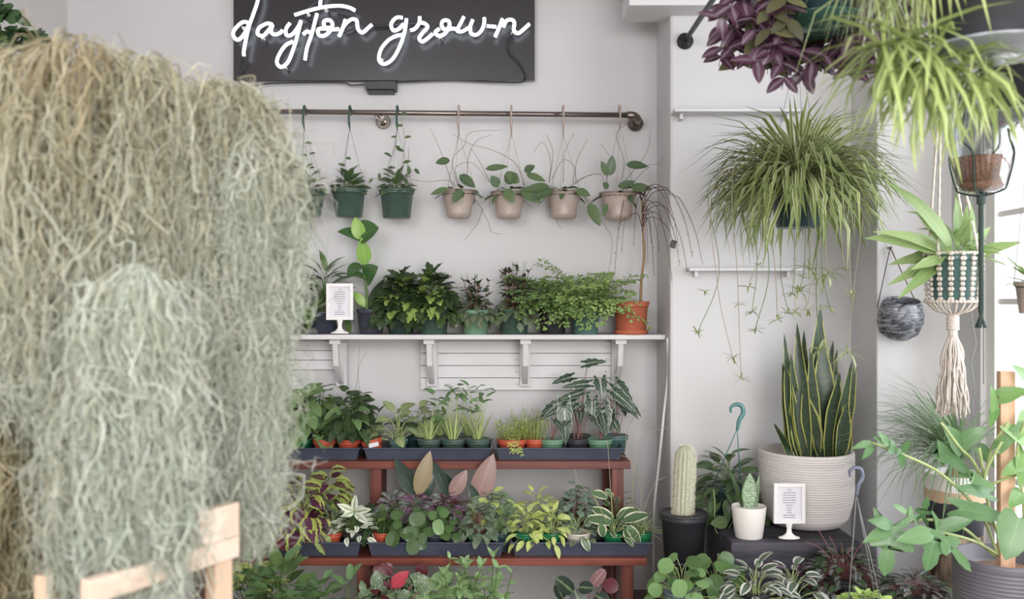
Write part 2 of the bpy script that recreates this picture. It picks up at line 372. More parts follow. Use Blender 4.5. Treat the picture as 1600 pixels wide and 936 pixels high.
# black pipe sticking out of the wall at the upper right
pr = thing('black_pipe', 'black metal pipe sticking out of the wall beside the purple plant', 'pipe', P(1070, 65, YR)); c = pr.location
m = MB(c); m.tube([c, c + Vector((0, -2.2, 0))], .011, 12); m.build('pipe', M_blackm, pr)
m = MB(c); m.tube([c, c + Vector((0, -.012, 0))], .034, 20); m.tube([c, c + Vector((0, -.03, 0))], .019, 14); m.build('flange', M_black, pr)
a, b = P(1173, 51, YR), P(1192, 76, YR); m = MB(P(1182, 63, YR)); m.box(a.x, b.x, YR - .007, YR, b.z, a.z); wp = m.build('wall_plate', M_whitep, smooth=False)
bevel(wp, .002); tag(wp, 'small white electrical plate on the wall right of the black pipe', 'wall plate')
# white cable down the corner
m = MB(); m.tube(curve([P(1043, 528, 3.9), P(1044, 580, 3.92), P(1037, 650, 3.93), P(1030, 720, 3.93), P(1022, 800, 3.9), P(1021, 900, 3.9)], 6), .006, 6)
tag(m.build('white_cable', M_whitep), 'white cable running down the wall corner from the white shelf end', 'cable')

# ------------------------------------------------------------------ white shelf with brackets and slat panels
sh = thing('wall_shelf', 'long white wall shelf with brackets carrying the upper row of potted plants', 'shelf', P(740, 525, 4.0)); sho = sh.location
ZS = P(0, 523, 3.95).z
m = MB(sho); m.box((330 - 800) / F * 3.95, XR - .002, 3.95, YB, ZS - .021, ZS); bevel(m.build('board', M_board, sh, smooth=False), .003)
for px in (527, 672, 821, 968):
    m = MB(sho); x = (px - 800) / F * 4.05; h = .024; zt = ZS - .021
    m.box(x - h, x + h, 4.145, YB - .012, zt - .22, zt)
    m.box(x - h, x + h, 3.99, YB - .05, zt - .022, zt)
    q = [(3.995, zt - .02), (4.02, zt - .02), (4.06, zt - .1), (4.15, zt - .17), (4.15, zt - .215), (4.11, zt - .19), (4.02, zt - .12)]
    ids = [[m.av((x + sx * .012, y, z)) for y, z in q] for sx in (-1, 1)]
    m.af(ids[0]); m.af(ids[1][::-1])
    for k in range(len(q)): m.af((ids[0][k], ids[1][k], ids[1][(k+1) % 7], ids[0][(k+1) % 7]))
    bevel(m.build('bracket', M_board, sh, smooth=False), .002)
def slats(x0, x1, z0, z1, n, lab):
    t = thing('slat_panel', lab, 'panel', ((x0+x1)/2, YB - .02, z0)); o = t.location
    m = MB(o)
    for k in range(n):
        a = z0 + (z1 - z0) * k / n; b = z0 + (z1 - z0) * (k + 1) / n
        R = Matrix.Rotation(-.14, 3, 'X'); m.box(x0, x1, YB - .022, YB - .008, a + .001, b - .0025, rot=R)
    m.build('board', M_board, t, smooth=False)
    for k in range(n):
        b = z0 + (z1 - z0) * (k + .5) / n
        for x in (x0 + .03, x1 - .03, (x0 + x1) / 2): m = MB(o); m.tube([(x, YB - .028, b), (x, YB - .02, b)], .002, 6); m.build('nail', M_steel, t)
a, b = P(420, 533, 4.17), P(541, 578, 4.17); slats(a.x, b.x, b.z, a.z, 3, 'short white slatted panel under the shelf near the hanging moss')
a, b = P(657, 533, 4.17), P(957, 610, 4.17); slats(a.x, b.x, b.z, a.z, 4, 'long white slatted panel under the right part of the shelf')

# ------------------------------------------------------------------ red tiered stand and trays
st = thing('plant_stand', 'red-brown wooden tiered plant stand holding dark seedling trays', 'plant stand', (0, 3.7, 0)); so2 = st.location
Y1, Y2, Y3 = 3.78, 3.48, 3.2
Z1 = P(0, 721, Y1).z; Z2 = P(0, 873, Y2).z; Z3 = 0.2
XE1, XE2 = (985 - 800) / F * Y1, (1011 - 800) / F * Y2
for (y0, y1, z, th, xe) in ((Y1, Y1 + .32, Z1, .032, XE1), (Y2, Y2 + .28, Z2, .027, XE2), (Y3, Y3 + .28, Z3, .03, XE2)):
    m = MB(so2)
    for k in range(2): hw = (y1 - y0) / 2; m.box(-1.35, xe, y0 + k * hw, y0 + (k + 1) * hw - .004, z - th, z)
    bevel(m.build('shelf_board', M_red, st, smooth=False), .002)
def post(px, Y, hw, y0, y1, ztop):
    x = (px - 800) / F * Y; m = MB(so2); m.box(x - hw, x + hw, y0, y1, 0, ztop); bevel(m.build('leg', M_redv, st, smooth=False), .002)
for px in (586, 966):
    post(px, Y1, .024, Y1 + .012, Y1 + .05, Z1 - .032); post(px - 6, Y1, .02, Y1 + .28, Y1 + .31, Z1 - .032)
for px in (566, 981): post(px, Y2, .024, Y2 + .02, Y2 + .06, Z2 - .027)
for x, y0, y1, z in (((966 - 800) / F * Y1, Y1 + .05, Y1 + .28, Z1), ((966 - 800) / F * Y1, Y2 + .1, Y2 + .26, Z2), ((586 - 800) / F * Y1, Y1 + .05, Y1 + .28, Z1)):
    m = MB(so2); m.box(x - .014, x + .010, y0, y1, (Z2 + .002 if z == Z1 else 0), z - .033); m.build('side_panel', M_redv, st, smooth=False)

def tray(px0, px1, Y, z, lab, grp, d=.26, h=.052):
    x0, x1 = (px0 - 800) / F * Y, (px1 - 800) / F * Y
    t = thing('seedling_tray', lab, 'tray', ((x0+x1)/2, Y + d/2, z), grp); m = MB()
    def ring(ix, zz, sh): return [(-(x1-x0)/2 + ix + sh, -d/2 + ix, zz), ((x1-x0)/2 - ix - sh, -d/2 + ix, zz), ((x1-x0)/2 - ix - sh, d/2 - ix, zz), (-(x1-x0)/2 + ix + sh, d/2 - ix, zz)]
    rs = [ring(.014, 0, .004), ring(.006, h - .006, 0), ring(0, h - .006, 0), ring(0, h, 0), ring(.008, h, 0), ring(.017, .004, .004)]
    ids = [[m.av(p) for p in r] for r in rs]
    for a, b in zip(ids, ids[1:]):
        for k in range(4): m.af((a[k], a[(k+1) % 4], b[(k+1) % 4], b[k]))
    m.af(ids[0][::-1]); m.af(ids[-1]); o = m.build('tray_shell', M_tray, t, smooth=False); bevel(o, .002); return t
TR1 = 'dark trays on the upper tier'; TR2 = 'dark trays on the lower tier'
tray(372, 563, Y1 + .02, Z1, 'dark grey tray on upper tier partly hidden behind the moss', TR1)
tray(566, 769, Y1 + .02, Z1, 'dark grey tray in the middle of the upper tier', TR1)
tray(773, 976, Y1 + .02, Z1, 'dark grey tray at the right end of the upper tier', TR1)
tray(350, 565, Y2 + .02, Z2, 'dark grey tray on lower tier holding the coleus', TR2, .25, .056)
tray(572, 790, Y2 + .02, Z2, 'dark grey tray on lower tier with round-leaved plants and rubber plant', TR2, .25, .056)
tray(797, 1020, Y2 + .02, Z2, 'dark grey tray at the right end of the lower tier', TR2, .25, .056)

# ------------------------------------------------------------------ menu signs
def menu(px, ytop, yb, w_, Y, lab):
    b = P(px, yb, Y); t = thing('menu_stand', lab, 'menu sign', b)
    W = S(w_, Y); H = b.z + 0; hh = S(yb - ytop, Y); z0 = hh * .27; z1 = hh; fw = W * .12
    m = MB(); m.box(-W/2, -W/2 + fw, -.008, .008, z0, z1); m.box(W/2 - fw, W/2, -.008, .008, z0, z1)
    m.box(-W/2 + fw, W/2 - fw, -.008, .008, z0, z0 + fw); m.box(-W/2 + fw, W/2 - fw, -.008, .008, z1 - fw, z1)
    bevel(m.build('frame', M_whitep, t, smooth=False), .0015)
    m = MB(); m.box(-W/2 + fw, W/2 - fw, -.002, .006, z0 + fw, z1 - fw); m.build('card', M_paper, t, smooth=False)
    m = MB(); rr = random.Random(5); zz = z1 - fw - hh * .11
    m.tube([(.006 * math.cos(k) , -.0035, z1 - fw - hh * .05 + .004 * math.sin(k)) for k in [j * .5 for j in range(14)]], .0005, 4)
    for k in range(11):
        l = W * (.2 if k == 0 else rr.uniform(.07, .22)); x = -l
        while x < l: q = min(l, x + W * rr.uniform(.02, .05)); m.box(x, q, -.0032, -.0024, zz, zz + hh * .011); x = q + W * .012
        zz -= hh * .045
    m.build('printed_lines', M_text, t, smooth=False)
    m = MB(); m.lathe([(W*.34, 0), (W*.34, hh*.02), (W*.2, hh*.045), (W*.09, hh*.1), (W*.075, hh*.18), (W*.11, hh*.25), (W*.12, hh*.28)], (0, 0, 0), 24, sy=.55)
    m.build('foot', M_whitep, t); return t
menu(531, 443, 521, 42, 3.98, 'white framed menu card standing on the wall shelf')
menu(1233, 755, 841, 49, 3.34, 'white framed menu card standing against the large ribbed pot')
# ------------------------------------------------------------------ leaf outlines (half width, length)
def prof(fn, n=9): return [(max(0.0, fn(i / n)), i / n) for i in range(n + 1)]
OV = prof(lambda t: math.sin(PI * t ** .8) ** .8 if 0 < t < 1 else 0, 8)
LANCE = prof(lambda t: math.sin(PI * t ** .75) if t < 1 else 0, 8)
OVSM = [(0, 0), (.75, .22), (1, .45), (.7, .75), (0, 1)]
STRAP = prof(lambda t: min(1, .55 + 2.2 * t) * min(1, (1 - t) * 2.2) ** .8 if t < 1 else 0, 9)
GRASS = [(.6, 0), (1, .3), (.8, .65), (0, 1)]
HEART = [(0, 0), (.45, -.16), (.85, -.1), (1, .1), (.97, .32), (.75, .58), (.42, .82), (0, 1)]
ROUND = [(0, 0), (.55, .03), (.88, .2), (1, .48), (.9, .74), (.55, .95), (0, 1)]
ARROW = [(0, 0), (.3, -.2), (.62, -.42), (.78, -.36), (.8, -.1), (1, .08), (.78, .25), (.8, .42), (.5, .55), (.42, .75), (.15, .9), (0, 1)]
IVY = [(0, .02), (.4, -.12), (.8, -.18), (.72, .02), (1, .2), (.62, .36), (.72, .62), (.36, .7), (.3, .86), (0, 1)]
SYNG = [(0, 0), (.4, -.2), (.8, -.28), (.95, -.12), (.8, .15), (.86, .35), (.6, .65), (.3, .87), (0, 1)]
WING = [(0, 0), (.3, -.05), (.55, .1), (.8, .02), (1, .2), (.8, .38), (.55, .45), (.6, .7), (.3, .9), (0, 1)]
PEDAT = [(0, 0), (.28, -.02), (.7, -.25), (.95, -.3), (.8, -.05), (.35, .12), (.26, .2), (.6, .22), (1, .35), (.85, .45), (.32, .38), (.3, .5), (.42, .68), (.3, .86), (0, 1)]
MONST = [(0, 0), (.5, -.12), (.9, -.02), (1, .12), (.5, .16), (1, .26), (.98, .36), (.42, .34), (.9, .48), (.8, .56), (.35, .5), (.68, .68), (.5, .76), (.25, .68), (.3, .88), (0, 1)]
COLEUS = [(0, 0), (.5, .02), (.62, .1), (.8, .12), (.86, .24), (1, .27), (.94, .4), (.98, .46), (.8, .56), (.78, .66), (.55, .72), (.48, .83), (.25, .88), (0, 1)]

L_ = leafmat
G = dict(
 hoya=L_('hoya_leaf', '#3c5236', '#54693f', rough=.35), hoya2=L_('hoya_leaf_edged', '#34482f', '#49603a', 'margin', '#9aa878', a=.72, b=.95),
 dark=L_('dark_green_leaf', '#26371f', '#3c522b', rough=.4), mid=L_('mid_green_leaf', '#40572c', '#5d7a3a', rough=.45),
 ivyd=L_('dark_lobed_leaf', '#213019', '#3d5328'), ivyl=L_('lime_lobed_leaf', '#6f8a3a', '#8fa74c'),
 bird=L_('big_paddle_leaf', '#35552e', '#4b6f38', rough=.3, N=26, back='#5d8c36'), birdy=L_('young_paddle_leaf', '#6f9a38', '#86ac45', rough=.35),
 dieff=L_('long_spotted_leaf', '#3d5a30', '#5b7a3c', 'splotch', '#93a566', a=.55, b=.7),
 pep=L_('striped_peperomia_leaf', '#4f5f3c', '#3d4f33', 'veins', '#9aa283', N=4, k=-.9, lw=.22), pepd=L_('bronze_leaf', '#4c4034', '#3e4a33'),
 fern=L_('maiden_fern_leaf', '#48662f', '#6c8a42', rough=.6, mid=False), fernl=L_('light_fern_leaf', '#6c8b3f', '#8ba557', rough=.6, mid=False),
 syng=L_('elephant_leaf', '#48663a', '#66834a', 'veins', '#7d9863', N=6, lw=.08), birkin=L_('cream_striped_leaf', '#5d7440', '#7c8f52', 'veins', '#bcc295', N=12, k=.5, lw=.2),
 bulb=L_('small_green_leaf', '#4f7044', '#6d8d58'), stalk=L_('pale_stalk', '#93a85e', '#b3c07a', rough=.45, mid=False),
 sedum=L_('lime_needle_leaf', '#8a9b38', '#b2bd55', mid=False, rough=.5), aloc=L_('arrow_leaf_white_veins', '#22342a', '#2e4433', 'veins', '#b9c4ae', N=5, k=.45, lw=.09, pc2='#b9c4ae', rough=.32),
 coleus=L_('coleus_leaf', '#62294a', '#472036', 'margin', '#b4c04e', a=.55, b=.8), coleusg=L_('coleus_leaf_green', '#98a544', '#7f9440', 'centre', '#57283a', a=.3, b=.5),
 coleusr=L_('coleus_red_leaf', '#8a2f4a', '#6b2338', 'margin', '#5f6a34', a=.75, b=.95), varw=L_('white_edged_leaf', '#71895c', '#8a9b70', 'margin', '#eef0de', a=.12, b=.32),
 button=L_('button_fern_leaf', '#33492e', '#465f3c'), pilea=L_('round_coin_leaf', '#35502a', '#4d6b33', rough=.28), pileal=L_('pale_coin_leaf', '#52753a', '#6f9055', rough=.28),
 fitt=L_('pink_veined_leaf', '#6b3f58', '#4d3445', 'veins', '#cba8bc', N=5, k=-.6, lw=.16), fittw=L_('silver_veined_leaf', '#4f6450', '#5d5a5c', 'veins', '#d0d8cc', N=5, k=-.6, lw=.16),
 cap=L_('crinkled_grey_green_leaf', '#4c5e4c', '#6d7a5d', 'veins', '#8b9a84', N=5, lw=.1), zebra=L_('zebra_leaf', '#46634a', '#56744c', 'veins', '#b9c7a0', N=8, k=.6, lw=.22),
 lime=L_('lime_cream_leaf', '#92a845', '#b2bf5a', 'splotch', '#ecebb4', a=.5, b=.66), silver=L_('silvery_leaf', '#4e6553', '#68806a', 'splotch', '#9fb09c', a=.5, b=.62),
 hoyav=L_('cream_edged_hoya_leaf', '#415b3a', '#55704a', 'margin', '#e2e2bd', a=.66, b=.84), spid=L_('striped_strap_leaf', '#56733a', '#6f8a48', 'margin', '#c9cf9c', a=.45, b=.7),
 spidc=L_('spider_strap_leaf', '#62743a', '#7d8c4a', 'margin', '#d6d9a8', a=.4, b=.7, rough=.45), spidb=L_('spider_strap_leaf_blurred', '#657b3c', '#879852', 'centre', '#b4bf78', a=.2, b=.5),
 ficd=L_('rubber_leaf_top', '#27362f', '#33453a', rough=.2, trans=.05, back='#7a6a4a'), fict=L_('rubber_leaf_tan', '#8a7a52', '#7a6a48', rough=.4, trans=.1), ficp=L_('rubber_leaf_pink', '#8c6a62', '#7e6058', 'veins', '#a08078', N=18, k=.3, lw=.1, rough=.4, trans=.1),
 bego=L_('white_spotted_leaf', '#48613c', '#5a7048', 'dots', '#c6d0bc', rough=.35), begr=L_('red_leaf_underside', '#a52a3a', '#bb3246', rough=.5), begd=L_('dark_red_leaf', '#4f1c22', '#611f28'),
 mar=L_('prayer_leaf', '#26332a', '#2f3d30', 'centre', '#7d9468', a=.08, b=.2), marr=L_('prayer_leaf_pinkish', '#8f6a6e', '#6d4c4c', 'veins', '#c7a3a0', N=8, lw=.14),
 plan=L_('soft_green_leaf', '#7b9a62', '#8fae74'), sans=L_('snake_leaf', '#1f2c20', '#283824', 'bands', '#3a4a32', N=14, pc2='#a3a35a', rough=.35, trans=.04), sanst=L_('snake_leaf_silver', '#8ba184', '#9cb08f', 'bands', '#6c8868', N=12, pc2='#5c7752', trans=.05),
 trad=L_('purple_leaf', '#5a344a', '#38212d', 'centre', '#85757f', a=.15, b=.35, back='#6d3a5a', rough=.3), tradg=L_('olive_purple_leaf', '#6a6a42', '#4c4a30'), vary=L_('cream_edged_dark_leaf', '#3c5040', '#56624f', 'margin', '#d5d2c8', a=.5, b=.7),
 pepr=L_('glossy_bronze_leaf', '#3f4440', '#58504c', 'centre', '#8e9690', a=.1, b=.3, rough=.25), smallg=L_('small_lime_leaf', '#86a445', '#9fb85c'),
 phil=L_('philodendron_leaf', '#41663a', '#5f8350', rough=.3, trans=.22), nest=L_('birds_nest_leaf', '#6f8b4a', '#8ea565', rough=.35, trans=.35), pony=L_('ponytail_leaf', '#587354', '#7f9a6c', rough=.5), monst=L_('monstera_leaf', '#223a20', '#34502a', rough=.3),
 pothos=L_('pothos_leaf', '#56803f', '#73994e', rough=.3, trans=.3))
ST = {k: plain('stem_' + k, c, .5, var=.2, nscale=30) for k, c in dict(green='#5f7a44', pale='#a5b377', brown='#6b5442', red='#8d5f5c', purple='#5a3a3e', dry='#a79a80', tan='#9a7b52', darkred='#5c2c30').items()}

def vec(az, el): return Vector((math.cos(az) * math.cos(el), math.sin(az) * math.cos(el), math.sin(el)))
def upn(d, roll=0.0):
    n = Vector((0, 0, 1)) - d * d.z
    n = n.normalized() if n.length > .05 else Vector((-d.x, -d.y, .3)).normalized()
    return Matrix.Rotation(roll, 3, d) @ n
def U(r, a, b=None): return r.uniform(*(a if b is None else (a, b)))

# every generator fills fm (foliage) and sm (stems); z0 = soil height, o = soil centre
def clump(r, fm, sm, o, n, R, h, L, asp, out, el=(.1, 1.2), bend=(.3, .9), fold=.15, mi=0, sr=.0013, smi=0, azc=None, azs=PI, ctr=.25, wave=0.0, lift=1.0, roll=.4, sy=1.0, face=0.0, mis=None, powq=.5):
    o = Vector(o)
    for i in range(n):
        q = ((i + .5) / n) ** powq * U(r, .85, 1.1); az = (i * 2.39996 + r.random() * .5) if azc is None else azc + r.uniform(-azs, azs)
        z = h[1] + (h[0] - h[1]) * min(1, q) ** 1.3 + r.uniform(-.08, .08) * (abs(h[1]) + abs(h[0]))
        tip = o + Vector((math.cos(az) * R * q, math.sin(az) * R * q * sy, z))
        b = o + Vector((math.cos(az) * R * ctr * q, math.sin(az) * R * ctr * q * sy, -.003))
        if sm is not None and sr > 0:
            mdl = b.lerp(tip, .5) + Vector((0, 0, .18 * abs(z) * lift)) + Vector((math.cos(az), math.sin(az) * sy, 0)) * (-.08 * R)
            sm.tube(curve([b, mdl, tip], 3), sr, 4, smi, cap=False)
        e = el[1] + (el[0] - el[1]) * min(1, q) + r.uniform(-.25, .25)
        fm.rv = r.random(); LL = U(r, L); d = vec(az + r.uniform(-.5, .5), e)
        if sy < 1: d.y *= sy
        nn = upn(d, r.uniform(-roll, roll))
        if face: nn = (nn + Vector((0, -face, face * .3))).normalized()
        fm.leaf(tip, d, nn, LL, LL * asp * U(r, .85, 1.15), out, U(r, bend), fold, mi if mis is None else r.choice(mis), wave)
def straps(r, fm, o, n, L, W, el, bend, out=GRASS, rad=.01, fold=.25, mi=0, bp=1.3, azc=None, azs=PI, mis=None, sy=1.0):
    o = Vector(o)
    for i in range(n):
        az = i * 2.39996 + r.random() if azc is None else azc + r.uniform(-azs, azs)
        d = vec(az, U(r, el)); d.y *= sy; fm.rv = r.random()
        fm.leaf(o + vec(az, 0) * rad * r.random(), d, upn(d, r.uniform(-.3, .3)), U(r, L), U(r, W), out, U(r, bend), fold, mi if mis is None else r.choice(mis), 0, bp)
def upright(r, fm, sm, o, n, R, H, nodes, L, asp, out, el=(-.1, .6), bend=(.3, .9), mi=0, sr=.0018, smi=0, lean=.5, fold=.15, top=True, mis=None, start=.25):
    o = Vector(o)
    for i in range(n):
        az = i * 2.39996 + r.random(); q = ((i + .5) / n) ** .5; HH = U(r, H)
        b = o + Vector((math.cos(az), math.sin(az), 0)) * R * .35 * q
        t = b + Vector((math.cos(az), math.sin(az), 0)) * R * q * lean + Vector((0, 0, HH))
        mm = b.lerp(t, .5) + Vector((r.uniform(-.1, .1), r.uniform(-.1, .1), 0)) * HH * .4
        c = curve([b, mm, t], 5); sm.tube(c, sr, 4, smi, cap=False)
        for k in range(nodes):
            f = start + (1 - start) * k / max(1, nodes - 1); p = c[min(len(c) - 1, int(f * (len(c) - 1)))]
            a0 = r.random() * PI + k * PI / 2
            for s_ in (0, PI) if k < nodes - 1 or not top else (0, PI * .6, PI * 1.3):
                d = vec(a0 + s_, U(r, el) + (.4 if k == nodes - 1 else 0)); fm.rv = r.random(); LL = U(r, L) * (1 - .25 * (k == nodes - 1))
                fm.leaf(p, d, upn(d, r.uniform(-.4, .4)), LL, LL * asp, out, U(r, bend), fold, mi if mis is None else r.choice(mis))
def vine(r, fm, sm, pts, L, asp, out, step=.03, mi=0, sr=.0012, smi=0, n=8, droop=.8, both=False, skip=0, endr=.5):
    c = curve(pts, n); sm.tube(c, [sr * (1 - (1 - endr) * i / len(c)) for i in range(len(c))], 5, smi)
    if not step: return
    acc = 0.0; k = 0
    for a, b in zip(c, c[1:]):
        acc += (b - a).length
        if acc > step:
            acc = 0; k += 1
            if k <= skip: continue
            t = (b - a).normalized(); side = t.cross(Vector((0, 1, 0)))
            side = side.normalized() if side.length > .1 else Vector((1, 0, 0))
            for s_ in ((1, -1) if both else ((1 if k % 2 else -1),)):
                d = (t * .5 + side * s_ + Vector((r.uniform(-.3, .3), r.uniform(-.6, .1), r.uniform(-droop, .3)))).normalized()
                fm.rv = r.random(); LL = U(r, L); nn = (Vector((r.uniform(-.4, .4), -1, .7))).normalized()
                fm.leaf(b, d, nn, LL, LL * asp, out, r.uniform(.1, .7), .12, mi)
def L2(fm, b, t, W, out, n=(0, -1, .3), bend=.3, fold=.15, mi=0, wave=0.0):
    fm.leaf(b, t - b, Vector(n), (t - b).length * 1.03, W, out, bend, fold, mi, wave)

def nursery(r1, r0, h, style='nursery'):
    t = max(.0015, r1 * .045)
    if style == 'nursery': return [(r0 * .96, 0), (r0, .002), (r1 * .93, h * .84), (r1 * .985, h * .85), (r1, h * .87), (r1, h - .001), (r1 - t, h), (r1 - t * 1.4, h - h * .1)]
    if style == 'bowl': return [(r0 * .9, 0), (r0, .003), (r0 * 1.04, h * .06), (r0 * 1.1, h * .07), (r0 * 1.16, h * .2), (r1 * .72, h * .4), (r1 * .9, h * .72), (r1 * .955, h * .9), (r1 * 1.03, h * .93), (r1 * 1.03, h), (r1 - t, h), (r1 - t * 1.5, h * .9)]
    if style == 'small': return [(r0 * .96, 0), (r0, .002), (r1 * .9, h * .7), (r1 * .97, h * .72), (r1, h * .8), (r1, h), (r1 - t, h), (r1 - t * 1.4, h * .88)]
    if style == 'smooth': return [(r0 * .96, 0), (r0, .003), ((r0 + r1) * .51, h * .5), (r1, h - .003), (r1 - .001, h), (r1 - t, h), (r1 - t * 1.2, h * .92)]
NP_ = [0]
def potted(name, label, cat, px, yt, yb, wt, wb, Y, pcol, gen, fmats, smats=('green',), style='nursery', group=None, seed=None, soil=None, base=None, tilt=None, fname='foliage', sname='stem', hanger=None, extra=None, soilz=.86):
    NP_[0] += 1; r = random.Random(seed if seed is not None else NP_[0] * 7 + 3)
    b = P(px, yb, Y) if base is None else Vector(base); h = S(yb - yt, Y); r1, r0 = S(wt, Y) / 2, S(wb, Y) / 2
    t = thing(name, label, cat, b, group)
    rot = Matrix.Rotation(tilt, 3, 'Y') if tilt else None
    m = MB(); m.lathe(nursery(r1, r0, h, style), n=26, rot=rot)
    po = m.build('pot', pcol if not isinstance(pcol, str) else POT[pcol], t)
    if style in ('nursery', 'small', 'bowl') and r1 > .03:
        m = MB(); m.lathe([(r1 * 1.0, h - min(.14 * h, .011)), (r1 * 1.03, h - min(.13 * h, .01)), (r1 * 1.03, h * .985), (r1 * 1.0, h), (r1 * .98, h * .97)], n=26, rot=rot); m.build('rim', pcol if not isinstance(pcol, str) else POT[pcol], po)
    m = MB(); zs = h * soilz; rs = r1 * .95
    m.lathe([(rs * .985, zs - .004), (rs, zs - .001), (rs * .8, zs + .001), (rs * .4, zs + .003), (.001, zs + .004)], n=20, rot=rot); m.build('soil', soil or M_soil, t)
    fm, sm = MB(), MB(); o = Vector((0, 0, zs))
    gen(r, fm, sm, o, b)
    for mb in (fm, sm):                 # leaves bend against the wall instead of passing through it
        for i, v in enumerate(mb.v):
            lim = (YB if v[0] + b.x < XR - .01 or b.y > YR else YR) - .006 - b.y
            vx = min(v[0], XR - .004 - b.x) if (v[1] + b.y > YR - .006 and b.x < XR) else v[0]
            if v[1] > lim or vx != v[0]: mb.v[i] = (vx, min(v[1], lim), v[2])
    if sm.v: sm.build(sname, [ST[k] for k in smats], t)
    if fm.v: fm.build(fname, [G[k] for k in fmats], t)
    if hanger: hanger(t, b, r1, h)
    if extra: extra(t, b, r1, h)
    return t
def up(px, Y): return S(px, Y)

# ------------------------------------------------------------------ hanging pots on the rail
def rail_hanger(hpx, mat, thick=False):
    def f(t, b, r1, h):
        top = P(hpx[0], 172, Yr) - b; k = P(hpx[0], hpx[1], Yr) - b; top.y = k.y = 0
        m = MB(); w_ = .0042 if not thick else .0048
        m.tube(curve([top + Vector((.0, -.03, -.03)), top + Vector((0, -.02, .008)), top + Vector((0, 0, .018)), top + Vector((0, .02, .006)), top + Vector((0, .024, -.02))], 5), w_, 7)
        m.tube([top + Vector((0, -.03, -.03)), top + Vector((0, -.03, -.06)), k + Vector((0, -.012, 0)), k + Vector((0, -.003, -.012))], [w_, w_ * 1.4, w_ * .8, w_ * .4], 7)
        ho = m.build('hanger_hook', mat, t)
        for a in (.3, .3 + 2.09, .3 + 4.18):
            m = MB(); m.tube([k + Vector((0, -.01, 0)), Vector((r1 * math.cos(a), r1 * math.sin(a), h - .004))], .0011 if not thick else .0014, 4); m.build('hanger_wire', mat if thick else M_wire, ho)
    return f
MG = plain('green_hook_plastic', '#35564c', .4); MT = plain('tan_hook_plastic', '#b5a59b', .4)
def green_hoya(n, extra_v=()):
    def g(r, fm, sm, o, b):
        clump(r, fm, sm, o, n, .05, (.008, .085), (.045, .07), .62, OV, (-.2, 1.2), (.1, .6), mis=[0, 0, 0, 1], sr=.001, face=.5)
        for pts, st_ in extra_v: vine(r, fm, sm, [P(x, y, Yr - .02 * i) - b for i, (x, y) in enumerate(pts)], (.024, .04), .5, OV, st_, 0, .0012, 1)
    return g
GH = 'green pots hanging from the rail'; TH = 'tan pots hanging from the rail'
potted('hanging_hoya', 'green hanging pot half hidden behind the moss, leftmost on the rail', 'hanging plant', 483, 300, 339, 50, 36, Yr, 'green', green_hoya(24, [([(480, 300), (484, 270), (479, 240), (474, 205)], .05), ([(487, 298), (493, 275), (482, 235)], .035)]), ['hoya', 'mid'], ['green', 'brown'], hanger=rail_hanger((476, 200), MG), group=GH)
potted('hanging_hoya', 'green hanging pot with short bushy leaves, second on the rail', 'hanging plant', 545, 296, 339, 53, 42, Yr, 'green', green_hoya(34, [([(545, 292), (548, 275), (540, 262), (541, 236)], .03)]), ['hoya', 'mid'], ['green', 'brown'], hanger=rail_hanger((547, 200), MG), group=GH)
potted('hanging_hoya', 'green hanging pot with one stem climbing up to the rail', 'hanging plant', 620, 297, 341, 54, 43, Yr, 'green', green_hoya(34, [([(626, 296), (630, 250), (632, 215), (626, 178)], .05), ([(610, 295), (606, 262), (618, 228), (620, 205)], .04), ([(618, 295), (636, 275), (650, 262)], .03), ([(632, 296), (638, 250), (638, 228)], 0), ([(610, 296), (595, 281), (580, 279)], .03)]), ['hoya', 'mid'], ['green', 'brown'], hanger=rail_hanger((621, 200), MG), group=GH)
def tan_hoya(n, vines, big=()):
    def g(r, fm, sm, o, b):
        clump(r, fm, sm, o, n, .075, (.0, .035), (.055, .085), .42, OV, (-.5, .6), (.2, .9), mis=[0, 1], sr=.001)
        for pts, st_ in vines: vine(r, fm, sm, [P(x, y, Yr - .015 * i) - b for i, (x, y) in enumerate(pts)], (.035, .05), .45, OV, st_, 0, .0013, 1, skip=1)
        for (x0, y0, x1, y1, w_) in big: fm.rv = r.random(); L2(fm, P(x0, y0, Yr - .1) - b, P(x1, y1, Yr - .12) - b, S(w_, Yr), OV, mi=1, bend=.2)
    return g
potted('hanging_hoya', 'tan hanging pot with arching stems, leftmost of the four tan pots', 'hanging plant', 717, 298, 341, 56, 34, Yr, 'tan', tan_hoya(14, [([(708, 292), (690, 240), (672, 200)], 0), ([(715, 290), (707, 250), (725, 228), (735, 207), (785, 203)], 0), ([(712, 290), (700, 282), (665, 284), (640, 280)], 0), ([(718, 290), (712, 262), (738, 255), (765, 285)], 0), ([(725, 296), (745, 315), (762, 345), (768, 362), (785, 366)], 0), ([(755, 325), (745, 350), (724, 377)], 0)], [(703, 250, 681, 254, 13), (718, 273, 742, 292, 16), (722, 296, 707, 316, 15), (700, 294, 673, 303, 10)]), ['hoya2', 'hoya'], ['green', 'brown'], 'bowl', hanger=rail_hanger((717, 208), MT, True), group=TH)
potted('hanging_hoya', 'tan hanging pot with broad dark leaves, second of the four tan pots', 'hanging plant', 795, 300, 342, 56, 34, Yr, 'tan', tan_hoya(14, [([(766, 285), (748, 250), (736, 232)], 0), ([(730, 282), (732, 245), (745, 220), (767, 211)], 0), ([(820, 290), (805, 255), (770, 235), (735, 225), (708, 210)], 0), ([(770, 298), (765, 312), (766, 325)], 0), ([(812, 300), (818, 312), (830, 324)], 0)], [(758, 264, 793, 259, 11), (788, 283, 808, 272, 22), (779, 292, 768, 275, 16), (790, 295, 802, 315, 18), (815, 294, 845, 315, 22), (812, 285, 790, 272, 16)]), ['hoya2', 'hoya'], ['green', 'brown'], 'bowl', hanger=rail_hanger((799, 208), MT, True), group=TH)
